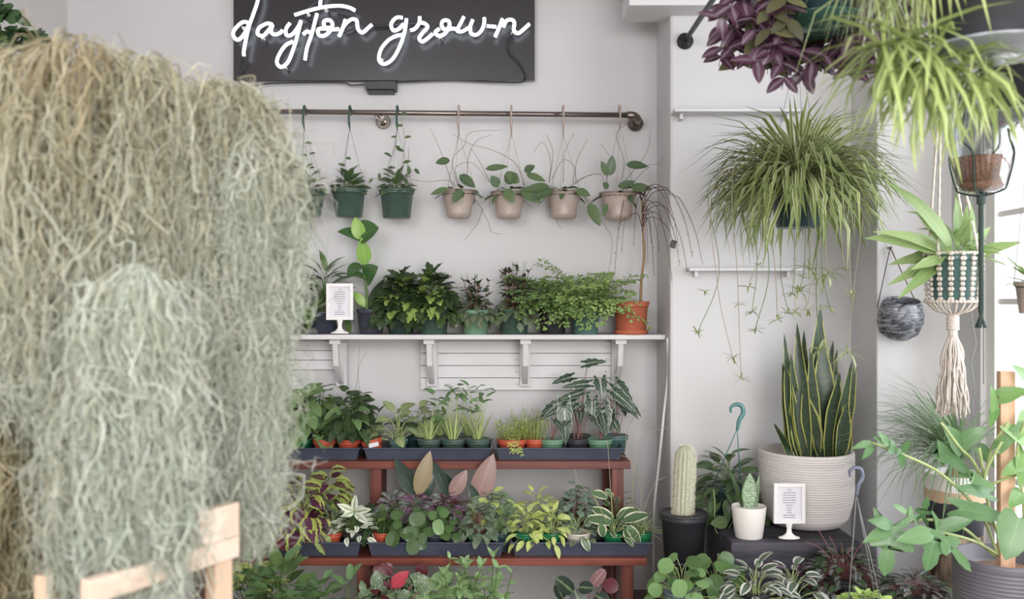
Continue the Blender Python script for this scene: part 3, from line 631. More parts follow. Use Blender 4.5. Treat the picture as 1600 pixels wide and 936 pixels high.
potted('hanging_hoya', 'tan hanging pot with one large leaf dangling on its right', 'hanging plant', 881, 299, 342, 56, 36, Yr, 'tan', tan_hoya(16, [([(858, 285), (860, 250), (848, 222), (832, 240)], 0), ([(858, 285), (864, 240), (856, 215), (854, 210)], 0), ([(880, 286), (882, 240), (897, 208)], 0), ([(895, 286), (902, 250), (918, 217)], 0), ([(862, 280), (880, 250), (898, 262), (899, 290)], 0), ([(908, 300), (925, 318), (940, 345), (955, 370), (955, 400), (948, 432)], 0), ([(893, 290), (910, 278), (937, 272), (945, 285)], 0), ([(868, 340), (872, 350), (878, 358)], 0)], [(819, 268, 835, 259, 13), (822, 272, 852, 282, 12), (920, 317, 938, 352, 19), (900, 297, 922, 305, 14), (862, 295, 830, 308, 20), (858, 290, 818, 296, 14)]), ['hoya2', 'hoya'], ['green', 'brown'], 'bowl', hanger=rail_hanger((880, 210), MT, True), group=TH)
potted('hanging_hoya', 'tan hanging pot at the right end of the rail with upright leaves', 'hanging plant', 966, 301, 344, 58, 38, Yr, 'tan', tan_hoya(12, [([(950, 295), (948, 270), (955, 250), (938, 224)], 0), ([(972, 280), (975, 250), (963, 215), (970, 200), (985, 191)], 0), ([(970, 290), (995, 260), (1012, 235), (1016, 208)], 0), ([(985, 290), (1005, 268), (1014, 262), (1012, 258), (1030, 255), (1038, 243)], 0), ([(900, 286), (920, 274), (940, 272)], 0)], [(950, 275, 940, 252, 13), (953, 275, 957, 243, 15), (978, 257, 1012, 259, 14), (985, 292, 1018, 294, 15), (965, 292, 992, 283, 12), (948, 318, 943, 338, 9), (950, 295, 943, 285, 10)]), ['hoya2', 'hoya'], ['green', 'brown'], 'bowl', hanger=rail_hanger((968, 195), MT, True), group=TH)

# ------------------------------------------------------------------ plants on the wall shelf
YS = 4.05; GS = 'potted plants on the white wall shelf'
def shelf_pot(*a, **k): k.setdefault('group', GS); return potted(*a, **k)
def g_dieff(n, H, L, R=.1):
    def g(r, fm, sm, o, b): clump(r, fm, sm, o, n, R, (.0, H), L, .27, LANCE, (-.9, 1.2), (.5, 1.3), sr=.0015, mis=[0, 0, 1], lift=1.4, sy=.45, face=.3)
    return g
shelf_pot('potted_aglaonema', 'dark pot with long drooping leaves behind the moss on the shelf', 'potted plant', 446, 486, 521, 50, 42, YS, 'navy', g_dieff(70, .17, (.08, .13), .1), ['dieff', 'dark'])
shelf_pot('potted_aglaonema', 'dark pot with spotted leaves hidden behind the menu card on the shelf', 'potted plant', 507, 486, 521, 48, 40, YS + .035, 'navy', g_dieff(80, .2, (.08, .125), .09), ['dieff', 'dark'])
def g_bird(r, fm, sm, o, b):
    Yb = YS - .02; q = lambda x, y, d=0: P(x, y, Yb + d) - b
    sm.tube(curve([q(573, 490), q(573, 460), q(569, 425), q(565, 380)], 6), [.008 - .0002 * i for i in range(19)], 8)
    fm.rv = .3; fm.leaf(q(561, 374), q(589, 347, -.05) - q(561, 374), Vector((-.3, -.8, .5)), up(38, Yb), up(46, Yb), OV, .7, .3, 0)
    fm.rv = .7; fm.leaf(q(566, 378), q(532, 356, -.03) - q(566, 378), Vector((.25, -.5, .9)), up(42, Yb), up(38, Yb), OV, .5, .3, 0)
    fm.rv = .9; L2(fm, q(565, 375), q(554, 340, -.02), up(22, Yb), OV, (0, -1, .1), .4, .3, 1)
    fm.rv = .2; L2(fm, q(571, 415), q(565, 372, -.04), up(24, Yb), LANCE, (.3, -1, 0), .15, .1, 1)
    fm.rv = .5; L2(fm, q(568, 416), q(536, 420, -.04), up(30, Yb), OV, (0, -.6, 1), 1.5, .2, 0)
    fm.rv = .4; L2(fm, q(573, 440), q(584, 417, -.07), up(36, Yb), OV, (.0, -1, .6), .5, .35, 0)
    fm.rv = .6; L2(fm, q(572, 436), q(549, 424, -.05), up(20, Yb), OV, (.2, -.7, 1), .6, .3, 0)
    fm.rv = .1; L2(fm, q(575, 482), q(600, 430, .04), up(15, Yb), LANCE, (0, -1, .4), .5, .2, 2)
    fm.rv = .8; L2(fm, q(572, 480), q(553, 455, -.02), up(14, Yb), OV, (0, -1, .4), .7, .2, 1)
    clump(r, fm, sm, o, 8, .05, (.01, .04), (.03, .05), .3, LANCE, (.3, 1.1), (.2, .8), mi=2, sr=.001)
shelf_pot('potted_bird_of_paradise', 'black pot with tall paddle-leaved plant beside the shelf menu card', 'potted plant', 580, 483, 521, 45, 36, YS - .02, 'navy', g_bird, ['bird', 'birdy', 'dark'])
def g_ivy(n, H, R, lime=.12, mat_=(0,), L=(.045, .065), z0=-.03):
    def g(r, fm, sm, o, b):
        k = int(n * lime)
        clump(r, fm, sm, o, n - k, R, (z0, H), L, .95, IVY, (-.8, 1.0), (.3, 1.0), sr=.001, wave=.03, sy=.8, face=.5)
        clump(r, fm, sm, o, k, R * .95, (z0 + .03, H * .95), (L[0] * .8, L[1] * .8), .9, IVY, (-.6, 1.0), (.3, .9), mi=1, sr=.001, wave=.04, azc=-PI/2, azs=1.5)
    return g
shelf_pot('potted_ivy', 'dark green pot with a mound of dark ivy leaves on the shelf', 'potted plant', 627, 484, 522, 46, 38, YS - .02, 'dgreen', g_ivy(200, .17, .135, .1), ['ivyd', 'ivyl'])
shelf_pot('potted_ivy', 'glossy green pot of ivy with lime young leaves at shelf middle', 'potted plant', 677, 482, 523, 51, 42, YS - .04, 'green', g_ivy(200, .175, .135, .17), ['ivyd', 'ivyl'])
def g_pep(n, H, R, st_=6, lo=False):
    def g(r, fm, sm, o, b):
        clump(r, fm, sm, o, n, R, (-.035, .07), (.034, .05), .72, OV, (-1.0, .8), (.3, .9), mi=0, sr=.0012, smi=1, face=.4)
        upright(r, fm, sm, o, st_, .06, (H * .6, H), 6, (.03, .046), .52, OV, (-.2, .8), (.2, .8), mi=1, sr=.002, smi=1, lean=.8)
        for k in range(5): x = r.uniform(-.05, .05); sm.tube(curve([o + Vector((x * .6, 0, .03)), o + Vector((x, .01, H * .8)), o + Vector((x * 1.3, -.01, H * 1.12))], 4), [.0012] * 9, 4, 0)
    return g
shelf_pot('potted_peperomia', 'light green pot with striped leaves and thin flower spikes on the shelf', 'potted plant', 743, 484, 523, 46, 38, YS - .04, 'lgreen', g_pep(85, .155, .095, 8), ['pep', 'dark'], ['green', 'red'])
shelf_pot('potted_peperomia', 'teal green pot with red-stemmed striped plant on the shelf', 'potted plant', 803, 483, 524, 49, 41, YS - .04, 'green', g_pep(80, .2, .1, 12), ['pep', 'pepd'], ['green', 'red'])
def g_fern(n, R, H, L, droop=(.8, 1.6), mi=0, side=None):
    def g(r, fm, sm, o, b):
        for i in range(n):
            az = i * 2.4 + r.random() * .6 if side is None else side + r.uniform(-1.2, 1.2); e = r.uniform(.35, 1.35); L_f = r.uniform(.6, 1) * L; d = vec(az, e); nn = upn(d); p = o + vec(az, 0) * .02; bd = r.uniform(*droop); NS = 11; pts = [p]
            dirs = []
            for k in range(NS):
                th = bd * ((k + .5) / NS) ** 1.4; dd = d * math.cos(th) - nn * math.sin(th); p = p + dd * L_f / NS; pts.append(p); dirs.append(dd)
            sm.tube(pts, .0007, 3, 0, cap=False)
            for k in range(3, NS + 1):
                dd = dirs[min(k, NS) - 1]; sd = dd.cross(Vector((0, 0, 1)))
                sd = sd.normalized() if sd.length > .1 else Vector((1, 0, 0)); wl = L_f * .22 * math.sin(PI * (k / (NS + 2)) ** .8)
                for s_ in (-1, 1):
                    for q in range(3):
                        f = (q + .7) / 3; c = pts[k] + sd * s_ * wl * f + dd * wl * .4 * f + Vector((r.uniform(-.004, .004), r.uniform(-.004, .004), r.uniform(-.007, .004)))
                        fm.rv = r.random(); d2 = (sd * s_ + dd * .5 + Vector((r.uniform(-.5, .5), r.uniform(-.5, .5), r.uniform(-.8, .2)))).normalized()
                        fm.leaf(c, d2, Vector((r.uniform(-.4, .4), -.6, .8)), r.uniform(.012, .018), .014, [(0, 0), (1, .6), (.6, 1), (0, .95)], .2, .1, mi)
    return g
shelf_pot('potted_maidenhair_fern', 'black pot of dark maidenhair fern, left of the paler fern', 'potted plant', 865, 485, 524, 44, 36, YS, 'black', g_fern(60, .1, .1, .29), ['fern'], ['brown'])
shelf_pot('potted_maidenhair_fern', 'teal pot with bright arching maidenhair fern beside the terracotta pot', 'potted plant', 915, 484, 524, 46, 38, YS - .04, 'teal', lambda r, f, s, o, b: (g_fern(52, .1, .1, .31, side=None)(r, f, s, o, b), g_fern(10, .1, .1, .26, (2.0, 2.6), 0, -1.9)(r, f, s, o, b)), ['fernl'], ['brown'])
def g_weep(r, fm, sm, o, b):
    q = lambda x, y, d=0: P(x, y, YS - .04 + d) - b
    sm.tube(curve([q(1001, 478), q(1002, 440), q(1006, 400), q(1004, 350), q(1003, 312)], 6), [.0065 - .00012 * i for i in range(25)], 8, 0)
    ends = [(960, 430), (971, 395), (990, 385), (1009, 420), (1018, 380), (1030, 395), (1050, 440), (1052, 380), (1060, 385), (1082, 402), (1098, 413), (1035, 350), (1062, 415), (1074, 424), (965, 360), (1022, 430), (1045, 330), (1012, 410)]
    for i, (x, y) in enumerate(ends):
        y0 = 300 + 7 * (i % 8); d = r.uniform(-.15, .12) if x < 1035 else r.uniform(-.3, -.24); xm = 1004 + (x - 1004) * .55; top = y0 - 6 - abs(x - 1004) * .12
        pts = [q(1003, y0 + 12), q(1004 + (x - 1004) * .2, top + 3, d * .3), q(xm, top + 6, d * .6), q(1004 + (x - 1004) * .85, (top + y) / 2, d), q(x, y, d)]
        vine(r, fm, sm, pts, (.007, .012), .5, OVSM, .06 if i % 3 == 0 else 0, 0, .0018, 1, n=6)
    for e in ((1040, 300), (966, 312), (990, 296)): vine(r, fm, sm, [q(1004, 300), q((1004 + e[0]) / 2, e[1] - 6), q(*e)], .01, .5, OVSM, 0, 0, .0013, 1, n=5)
def x_terra(t, b, r1, h):
    m = MB(); m.lathe([(r1 * .86, -.001), (r1 * .9, .0), (r1 * .98, .014), (r1 * .98, .018), (r1 * .93, .018), (r1 * .86, .004)], n=28); m.build('saucer', M_terra, t)
    c = P(1052, 380, YS - .29) - b; m = MB(); m.box(c.x - .012, c.x + .012, c.y - .004, c.y + .004, c.z - .02, c.z + .012, rot=Matrix.Rotation(.35, 3, 'Y')); bevel(m.build('plant_tag', M_black, t, smooth=False), .002)
shelf_pot('potted_weeping_tree', 'terracotta pot with bare weeping reddish branches at shelf end', 'potted plant', 986, 471, 522, 56, 46, YS - .04, M_terra, g_weep, ['ivyl'], ['tan', 'darkred'], extra=x_terra, fname='leaves', sname='branches')  # the small leaf shapes are the buds along the branches
# ------------------------------------------------------------------ upper tier: pots in the trays
YA, YB2 = Y1 + .02 + .065, Y1 + .02 + .175
GT1, GT2, GT3 = 'small potted plants in the upper trays', 'small potted plants in the lower trays', 'potted plants on the bottom board'
def tp(name, lab, px, yr, w_, Y, z, pc, gen, fm, sm=('green',), grp=GT1, h=.075, **k):
    r1 = S(w_, Y) / 2; b = ((px - 800) / F * Y, Y, z + .007); zt = P(px, yr, Y).z; h = max(.045, zt - b[2]) if h is None else h
    yt = 468 + (ZC - b[2] - h) * F / Y; yb = 468 + (ZC - b[2]) * F / Y
    return potted(name, lab, 'potted plant', px, yt, yb, w_, w_ * .76, Y, pc, gen, fm, sm, 'small', base=b, group=grp, **k)
def gc(n, R, h, L, asp, out, **k): return lambda r, fm, sm, o, b: clump(r, fm, sm, o, n, R, h, L, asp, out, **k)
def both(*gs): return lambda r, fm, sm, o, b: [g(r, fm, sm, o, b) for g in gs]
def g_bulbs(H):
    def g(r, fm, sm, o, b):
        straps(r, fm, o, 26, (.08, .15), (.006, .009), (1.0, 1.45), (.1, .5), GRASS, .018, .2, 1)
        for k in range(11):
            az = k * 2.4; t = o + Vector((math.cos(az) * r.uniform(.01, .06), math.sin(az) * .04, r.uniform(.5, 1) * H))
            c = curve([o, o.lerp(t, .5) + Vector((r.uniform(-.008, .008), 0, .01)), t], 4); sm.tube(c, [.0024, .0022, .002, .0018, .0016, .0014, .0012, .001, .001][:len(c)], 4, 0)
            fm.rv = r.random(); d = vec(az + r.uniform(-1, 1), r.uniform(-.2, 1.0)); LL = r.uniform(.035, .06)
            fm.leaf(t, d, upn(d, r.uniform(-.8, .8)), LL, LL * .45, HEART, r.uniform(.2, 1.0), .3, 0)
    return g
def g_aloc(spec, n=9, R=.09, H=(.05, .15)):
    def g(r, fm, sm, o, b):
        for (bx, by, tx, ty, w_, d) in spec:
            B_ = P(bx, by, YA + d) - b; T_ = P(tx, ty, YA + d - .03) - b; fm.rv = r.random()
            fm.leaf(B_, T_ - B_, Vector((0, -.8, .55)), (T_ - B_).length * .95, S(w_, YA), ARROW, .4, .12, 0, .03)
            sm.tube(curve([o, o.lerp(B_, .5) + Vector((0, 0, .01)), B_], 5), .0018, 5, 0)
        clump(r, fm, sm, o, n, R, H, (.07, .1), .5, ARROW, (-.8, .3), (.2, .7), sr=.0015, wave=.03, face=.3)
    return g
tp('potted_syngonium', 'green pot of tall elephant-ear leaves at the moss edge, upper tier', 468, 682, 36, YA, Z1, 'bgreen', gc(30, .1, (.02, .22), (.07, .105), .9, SYNG, el=(-1.0, .2), bend=(.2, .6), sr=.0022, wave=.03, face=.7), ['syng'], ['pale'])
tp('potted_syngonium', 'second pot of tall elephant-ear leaves behind the left orange pot, upper tier', 500, 680, 36, YB2, Z1, 'green', gc(34, .09, (.04, .23), (.06, .09), .85, SYNG, el=(-.9, .4), bend=(.2, .6), sr=.0018, wave=.03, face=.3, mis=[0, 1]), ['syng', 'mid'], ['green'])
tp('potted_pothos', 'orange-red pot with dark leaves, left of two in the upper left tray', 507, 688, 36, YA, Z1, 'red', gc(22, .06, (0, .1), (.04, .06), .45, LANCE, mi=0), ['dark'])
tp('potted_pothos', 'orange-red pot with tall crowded stems, right of two in the upper left tray', 545, 688, 36, YA, Z1, 'red', both(gc(54, .09, (.02, .22), (.045, .08), .7, HEART, el=(-.8, .6), mis=[0, 0, 1], face=.5), lambda r, f, s, o, b: vine(r, f, s, [o, P(557, 600, YA) - b, P(562, 540, YA) - b], .01, .5, OVSM, 0)), ['dark', 'syng'])
tp('potted_pothos', 'dark-leaved plant at the back of the upper left tray', 560, 678, 32, YB2, Z1, 'green', gc(44, .09, (.03, .21), (.045, .065), .7, HEART, el=(-.8, .6), face=.4), ['dark'])
tp('potted_pothos', 'tilted orange-red pot with white price tag on the upper tier', 586, 684, 33, YA, Z1, 'red', both(gc(14, .07, (0, .12), (.05, .08), .33, LANCE, el=(0, 1.2)), lambda r, f, s, o, b: vine(r, f, s, [o, P(567, 640, YA) - b, P(560, 580, YA) - b, P(574, 548, YA) - b], .01, .5, OVSM, 0, smi=1)), ['dark'], ['green', 'tan'], tilt=-.22,
   extra=lambda t, b, r1, h: bevel((lambda m: (m.box(-.02, .022, -r1 - .004, -r1 - .001, h * .62, h * .86, rot=Matrix.Rotation(-.22, 3, 'Y')), m.build('price_tag', M_paper, t, smooth=False))[1])(MB()), .0005))
tp('potted_birkin', 'blue-green pot with cream-striped broad leaves on the upper tier', 622, 683, 30, YA, Z1, 'teal', gc(18, .08, (.02, .13), (.06, .08), .62, OV, el=(-.4, .9), bend=(.3, .8), sr=.0028, face=.8), ['birkin'], ['pale'])
tp('potted_birkin', 'dark pot of striped-leaved plant in the back row between green pots', 650, 676, 36, YB2, Z1, 'dkteal', gc(16, .09, (.05, .13), (.055, .075), .62, OV, el=(-.3, .8), face=.3, mis=[0, 1]), ['birkin', 'dark'], ['green'])
for px, H, lab in ((671, .13, 'green pot of pale fanned stalks, leftmost of three in the middle tray'), (708, .24, 'green pot of pale fanned stalks, middle of three in the middle tray'), (747, .25, 'green pot of pale fanned stalks with the tallest stem, upper tier')):
    tp('potted_arrowhead', lab, px, 686, 39, YA, Z1, 'green', g_bulbs(H), ['bulb', 'stalk'], ['pale'])
for px, lab in ((688, 'green pot of pale stalks in back row, left of the pair, upper tier'), (732, 'green pot of pale stalks in back row, right of the pair, upper tier')):
    tp('potted_arrowhead', lab, px, 676, 38, YB2, Z1, 'dgreen', g_bulbs(.2), ['bulb', 'stalk'], ['pale'])
def g_sedum(n, R, H):
    def g(r, fm, sm, o, b):
        for k in range(n):
            az = k * 2.4; q = ((k + .5) / n) ** .5; p = o + Vector((math.cos(az) * R * q, math.sin(az) * R * q, 0)); HH = H * r.uniform(.5, 1.1); t = p + Vector((math.cos(az) * .02, math.sin(az) * .02, HH))
            sm.tube([p, t], .0008, 3, 0, cap=False)
            for j in range(9):
                f = (j + 1) / 9; d = vec(r.random() * 6.3, r.uniform(.1, 1.1)); fm.rv = r.random()
                fm.leaf(p.lerp(t, f), d, upn(d), r.uniform(.012, .024), .005, OVSM, .3, .1, 0)
        straps(r, fm, o, 16, (.07, .14), (.002, .003), (.8, 1.5), (.1, .9), GRASS, R * .8)
    return g
tp('potted_sedum', 'wide orange-red pot of lime needle foliage on the upper tier', 800, 690, 46, YA, Z1, 'red', both(g_sedum(46, .06, .08), lambda r, f, s, o, b: [vine(r, f, s, [o + Vector((.01, -.03, 0)), P(800 + i * 4, 690, YA - .06) - b, P(805 + i * 5, 708 + i, YA - .08) - b], (.01, .016), .4, OVSM, .008, 0, .0008, 0, both=True) for i in range(-1, 3)]), ['sedum'], ['pale'])
tp('potted_sedum', 'narrow orange-red pot of lime needle foliage beside the alocasias', 835, 690, 30, YA, Z1, 'red', g_sedum(36, .045, .1), ['sedum'], ['pale'])
tp('potted_sedum', 'lime needle foliage in the back row of the right upper tray', 822, 684, 36, YB2, Z1, 'red', g_sedum(40, .06, .12), ['sedum'], ['pale'])
GA = 'white-veined arrow-leaved plants'
tp('potted_alocasia', 'light green pot of white-veined arrow leaves, nearest the lime plants', 862, 690, 38, YA, Z1, 'lgreen', g_aloc([(882, 640, 885, 700, 26, -.02), (895, 630, 842, 652, 22, 0), (862, 638, 838, 660, 22, .03)], 4, .05, (.06, .14)), ['aloc'], ['red'])
tp('potted_alocasia', 'black pot of white-veined arrow leaves with the highest thin stem', 902, 690, 36, YA, Z1, 'black', g_aloc([(918, 568, 950, 562, 18, .04), (915, 600, 875, 603, 18, 0), (905, 614, 855, 630, 16, 0), (925, 628, 925, 662, 26, 0)], 6, .07, (.08, .17)), ['aloc'], ['red'])
tp('potted_alocasia', 'green-rimmed pot of white-veined arrow leaves at the tray front corner', 937, 689, 40, YA, Z1, 'lgreen', g_aloc([(938, 596, 942, 625, 26, -.02), (942, 642, 948, 685, 30, -.02), (962, 614, 1000, 645, 24, 0), (960, 660, 970, 678, 16, 0)], 4, .06, (.08, .16)), ['aloc'], ['red'])
tp('potted_alocasia', 'teal pot of white-veined arrow leaves at back right of the upper tier', 962, 680, 38, YB2, Z1, 'teal', g_aloc([(965, 602, 992, 630, 26, .05)], 8, .08, (.1, .2)), ['aloc'], ['red'])
tp('potted_alocasia', 'white-veined arrow-leaved plant in the back row, centre of the right tray', 905, 680, 36, YB2, Z1, 'dgreen', g_aloc([(890, 590, 860, 598, 18, .1)], 8, .09, (.1, .2)), ['aloc'], ['red'])

# ------------------------------------------------------------------ lower tier
YC, YD = Y2 + .02 + .065, Y2 + .02 + .175
def t2(*a, **k): return tp(*a, grp=GT2, **k)
t2('potted_coleus', 'red and green leaved coleus mostly behind the hanging moss', 410, 838, 34, YC, Z2, 'black', gc(44, .1, (-.01, .16), (.06, .09), .7, COLEUS, el=(-.9, .5), mi=0, wave=.03, face=.9), ['coleusr'], ['pale'])
t2('potted_aglaonema', 'pale green leaved plant beside the pine rack, lower tier', 384, 842, 34, YC, Z2, 'black', gc(22, .06, (0, .13), (.06, .09), .3, LANCE, el=(0, 1.3)), ['dieff'], ['pale'])
t2('potted_coleus', 'purple coleus with lime edges and one leaf over the tray', 470, 838, 36, YC, Z2, 'black', both(gc(54, .1, (.01, .2), (.06, .095), .72, COLEUS, el=(-1.0, .5), mis=[0, 0, 1], wave=.04, face=1.0), lambda r, f, s, o, b: L2(f, P(482, 808, YC - .08) - b, P(477, 852, YC - .1) - b, S(24, YC), COLEUS, mi=0, wave=.02)), ['coleus', 'coleusg'], ['pale'])
t2('potted_coleus', 'lime coleus with dark purple centres in the back row', 515, 832, 36, YD, Z2, 'black', gc(54, .09, (.04, .22), (.06, .09), .72, COLEUS, el=(-.9, .5), mis=[0, 1, 1], wave=.04, face=.9), ['coleus', 'coleusg'], ['pale'])
t2('potted_peperomia', 'orange-red pot with upright grey-green folded leaves, lower left tray', 519, 838, 30, YC, Z2, 'red', gc(34, .045, (0, .09), (.045, .065), .4, LANCE, el=(.1, 1.4), bend=(.1, .6), sr=.001), ['cap'])
t2('potted_fittonia', 'black square-looking pot with white-edged pointed leaves, lower left tray', 552, 836, 32, YC, Z2, 'black', both(gc(54, .075, (0, .1), (.04, .06), .42, OV, el=(-.3, .8), face=.6), lambda r, f, s, o, b: [L2(f, P(553, 800, YC) - b, P(*e, YC - .03) - b, S(11, YC), OV) for e in ((555, 775), (528, 788), (578, 796), (536, 805), (574, 818))]), ['varw'])
t2('potted_button_fern', 'dark green tiny-leaved fern behind the white-edged plant', 560, 828, 34, YD, Z2, 'black', g_fern(26, .06, .08, .14, (.8, 1.6)), ['button'], ['green'])
t2('potted_peperomia', 'small orange-red pot with bright green leaves in the middle lower tray', 598, 836, 28, YC, Z2, 'red', upg := (lambda r, f, s, o, b: upright(r, f, s, o, 14, .055, (.05, .1), 4, (.022, .034), .6, OVSM)), ['mid'])
t2('potted_coin_plant', 'large round coin leaves spilling over the tray, dark pot, lower tier', 640, 836, 38, YC, Z2, 'navy', both(gc(16, .085, (-.01, .1), (.04, .062), 1.0, ROUND, el=(-1.2, -.2), bend=(.1, .3), sr=.0013, face=1.2), lambda r, f, s, o, b: [L2(f, P(x0, y0, YC - .06) - b, P(x1, y1, YC - .08) - b, S(w_, YC), ROUND, bend=.1, mi=mm) for x0, y0, x1, y1, w_, mm in ((652, 800, 652, 822, 26, 0), (622, 812, 620, 826, 14, 0), (612, 833, 608, 852, 15, 0), (642, 822, 642, 846, 25, 0), (620, 798, 618, 812, 18, 0), (661, 832, 660, 850, 14, 0))]), ['pilea', 'pileal'])
t2('potted_coin_plant', 'dark pot of round coin leaves with one pale leaf, middle of lower tier', 678, 836, 30, YC, Z2, 'navy', both(gc(14, .06, (0, .1), (.035, .05), 1.0, ROUND, el=(-1.2, 0), bend=(.1, .3), sr=.0012, face=1.2), lambda r, f, s, o, b: [L2(f, P(x0, y0, YC - .06) - b, P(x1, y1, YC - .08) - b, S(w_, YC), ROUND, bend=.1, mi=mm) for x0, y0, x1, y1, w_, mm in ((682, 812, 688, 835, 18, 1), (694, 795, 694, 809, 15, 0), (676, 798, 676, 812, 14, 0))]), ['pilea', 'pileal'])
t2('potted_coin_plant', 'dark pot of smaller coin leaves left of the red-stemmed plant', 708, 838, 28, YC, Z2, 'navy', gc(18, .055, (0, .085), (.028, .042), .95, ROUND, el=(-1.1, .3), sr=.0012, face=1.0), ['pilea'])
for px, mi_, lab in ((612, 1, 'silver-veined nerve plant at left in back row of middle tray'), (650, 0, 'pink-veined nerve plant in back row below the tan rubber leaf'), (698, 0, 'pink-veined nerve plant in back row right of the rubber plant stem')):
    t2('potted_fittonia', lab, px, 822, 36, YD, Z2, 'black', gc(110, .085, (.02, .13), (.026, .042), .75, OV, el=(-.6, .8), sr=.0008, mis=[mi_, mi_, mi_, 1 - mi_], face=.8), ['fitt', 'fittw'])
def g_rub(r, fm, sm, o, b):
    Yq = YD + .02; q = lambda x, y, d=0: P(x, y, Yq + d) - b
    sm.tube([o, q(690, 770)], .004, 6, 0)
    for x0, y0, x1, y1, w_, mi, d in ((650, 775, 617, 718, 26, 0, .0), (652, 775, 672, 707, 27, 1, -.03), (660, 780, 678, 735, 24, 0, .04), (700, 775, 677, 722, 20, 0, -.02), (704, 775, 729, 736, 24, 2, -.03), (742, 785, 771, 712, 36, 2, .0), (748, 790, 733, 757, 16, 0, -.03), (712, 770, 690, 738, 16, 0, .03), (765, 780, 790, 773, 7, 0, 0)):
        fm.rv = r.random(); L2(fm, q(x0, y0, d), q(x1, y1, d), S(w_, Yq), OV, (.15 * (1 if x1 > x0 else -1), -1, .15), .25, .18, mi)
        sm.tube([q(690, 785), q(x0, y0, d)], .002, 5, 0)
t2('potted_rubber_plant', 'rubber plant with big dark and pinkish-tan leaves, back of the lower tier', 690, 824, 38, YD + .02, Z2, 'black', g_rub, ['ficd', 'fict', 'ficp'], ['darkred'])
t2('potted_peperomia', 'pale teal pot with many red stems and crinkled leaves, lower tier', 748, 838, 38, YC, Z2, 'lgreen', gc(80, .08, (-.01, .12), (.028, .04), .75, HEART, el=(-.7, .7), sr=.001, face=.6), ['cap'], ['red'])
t2('potted_calathea', 'zebra-striped leaves behind the red-stemmed plant, lower tier', 768, 826, 38, YD, Z2, 'dkteal', gc(60, .09, (.03, .15), (.045, .06), .65, OV, el=(-.6, .6), mis=[0, 0, 1], face=.9), ['zebra', 'lime'])
t2('potted_calathea', 'dark teal pot of zebra leaves at the right end of the middle tray', 782, 838, 28, YC, Z2, 'dkteal', gc(22, .06, (0, .12), (.04, .055), .5, OV, el=(-.3, .8), face=.3), ['zebra'])
for px, lab in ((822, 'bright green pot of lime and cream leaves, left of the pair'), (862, 'bright green pot of lime and cream leaves, right of the pair')):
    t2('potted_lime_pothos', lab, px, 838, 36, YC, Z2, 'bgreen', gc(50, .07, (-.015, .1), (.04, .06), .42, OV, el=(-.5, 1.0), bend=(.4, 1.1), face=.4), ['lime'], ['pale'])
t2('potted_lime_pothos', 'lime and cream leaves at the back of the right lower tray', 838, 826, 36, YD, Z2, 'bgreen', gc(34, .08, (.04, .14), (.045, .06), .42, OV, el=(-.3, 1.0), bend=(.4, 1.1), face=.3), ['lime', 'zebra'], ['pale'])
t2('potted_hoya', 'cream pot with a trailing green leaf over the tray edge', 902, 832, 40, YC, Z2, 'cream', both(gc(24, .07, (-.01, .07), (.035, .05), .45, LANCE), lambda r, f, s, o, b: L2(f, P(910, 838, YC - .08) - b, P(921, 862, YC - .1) - b, S(13, YC), OV)), ['hoyav'], ['pale'])
t2('potted_silver_pilea', 'silvery round-leaved bushy plant behind the cream pot', 902, 822, 42, YD, Z2, 'black', gc(100, .1, (.02, .17), (.026, .038), .85, ROUND, el=(-.8, .6), sr=.0008, face=.4), ['silver'], ['brown'])
def g_vh(r, fm, sm, o, b):
    Yq = YC; q = lambda x, y, d=0: P(x, y, Yq + d) - b
    for x0, y0, x1, y1, w_, d in ((958, 818, 915, 806, 20, 0), (960, 814, 925, 790, 19, .03), (965, 812, 995, 793, 22, .02), (972, 815, 1015, 800, 18, 0), (978, 820, 1005, 852, 17, -.05), (975, 825, 985, 845, 14, -.05), (938, 818, 944, 840, 15, -.05), (925, 770, 952, 776, 15, 0), (955, 770, 945, 765, 8, 0)):
        fm.rv = r.random(); fm.leaf(q(x0, y0, d), q(x1, y1, d) - q(x0, y0, d), Vector((0, -.8, .7)), (q(x1, y1) - q(x0, y0)).length * 1.05, S(w_, Yq), OV, .5, .25, 0)
        sm.tube([o, q(x0, y0, d)], .0016, 5, 0)
    clump(r, fm, sm, o, 12, .07, (0, .07), (.05, .07), .4, OV, (-.2, .7), (.3, .8))
    for pts in ([(960, 830), (955, 780), (950, 700), (948, 690)], [(955, 820), (925, 775), (905, 755), (897, 733)], [(965, 830), (985, 780), (995, 700), (1010, 678), (1040, 668)], [(985, 830), (990, 740), (978, 700), (985, 660), (1010, 640)], [(1000, 815), (1020, 760), (1040, 745)], [(995, 830), (1002, 770), (985, 720), (970, 712)]):
        sm.tube(curve([q(x, y, .05) for x, y in pts], 5), .0013, 4, 1)
t2('potted_hoya', 'bright green pot of big cream-edged leaves with long dry tendrils', 958, 838, 34, YC, Z2, 'bgreen', g_vh, ['hoyav'], ['pale', 'dry'])
t2('potted_hoya', 'green and cream striped arching leaves at the tray right end', 1003, 832, 30, YC, Z2, 'bgreen', lambda r, f, s, o, b: straps(r, f, o, 34, (.07, .13), (.008, .011), (.2, 1.2), (.7, 1.8), STRAP, .02), ['spid'])
t2('potted_hoya', 'bushy cream-edged plant in back row at the stand right end', 965, 822, 40, YD, Z2, 'black', gc(26, .1, (.02, .13), (.05, .07), .42, OV, el=(-.2, .8)), ['hoyav'])

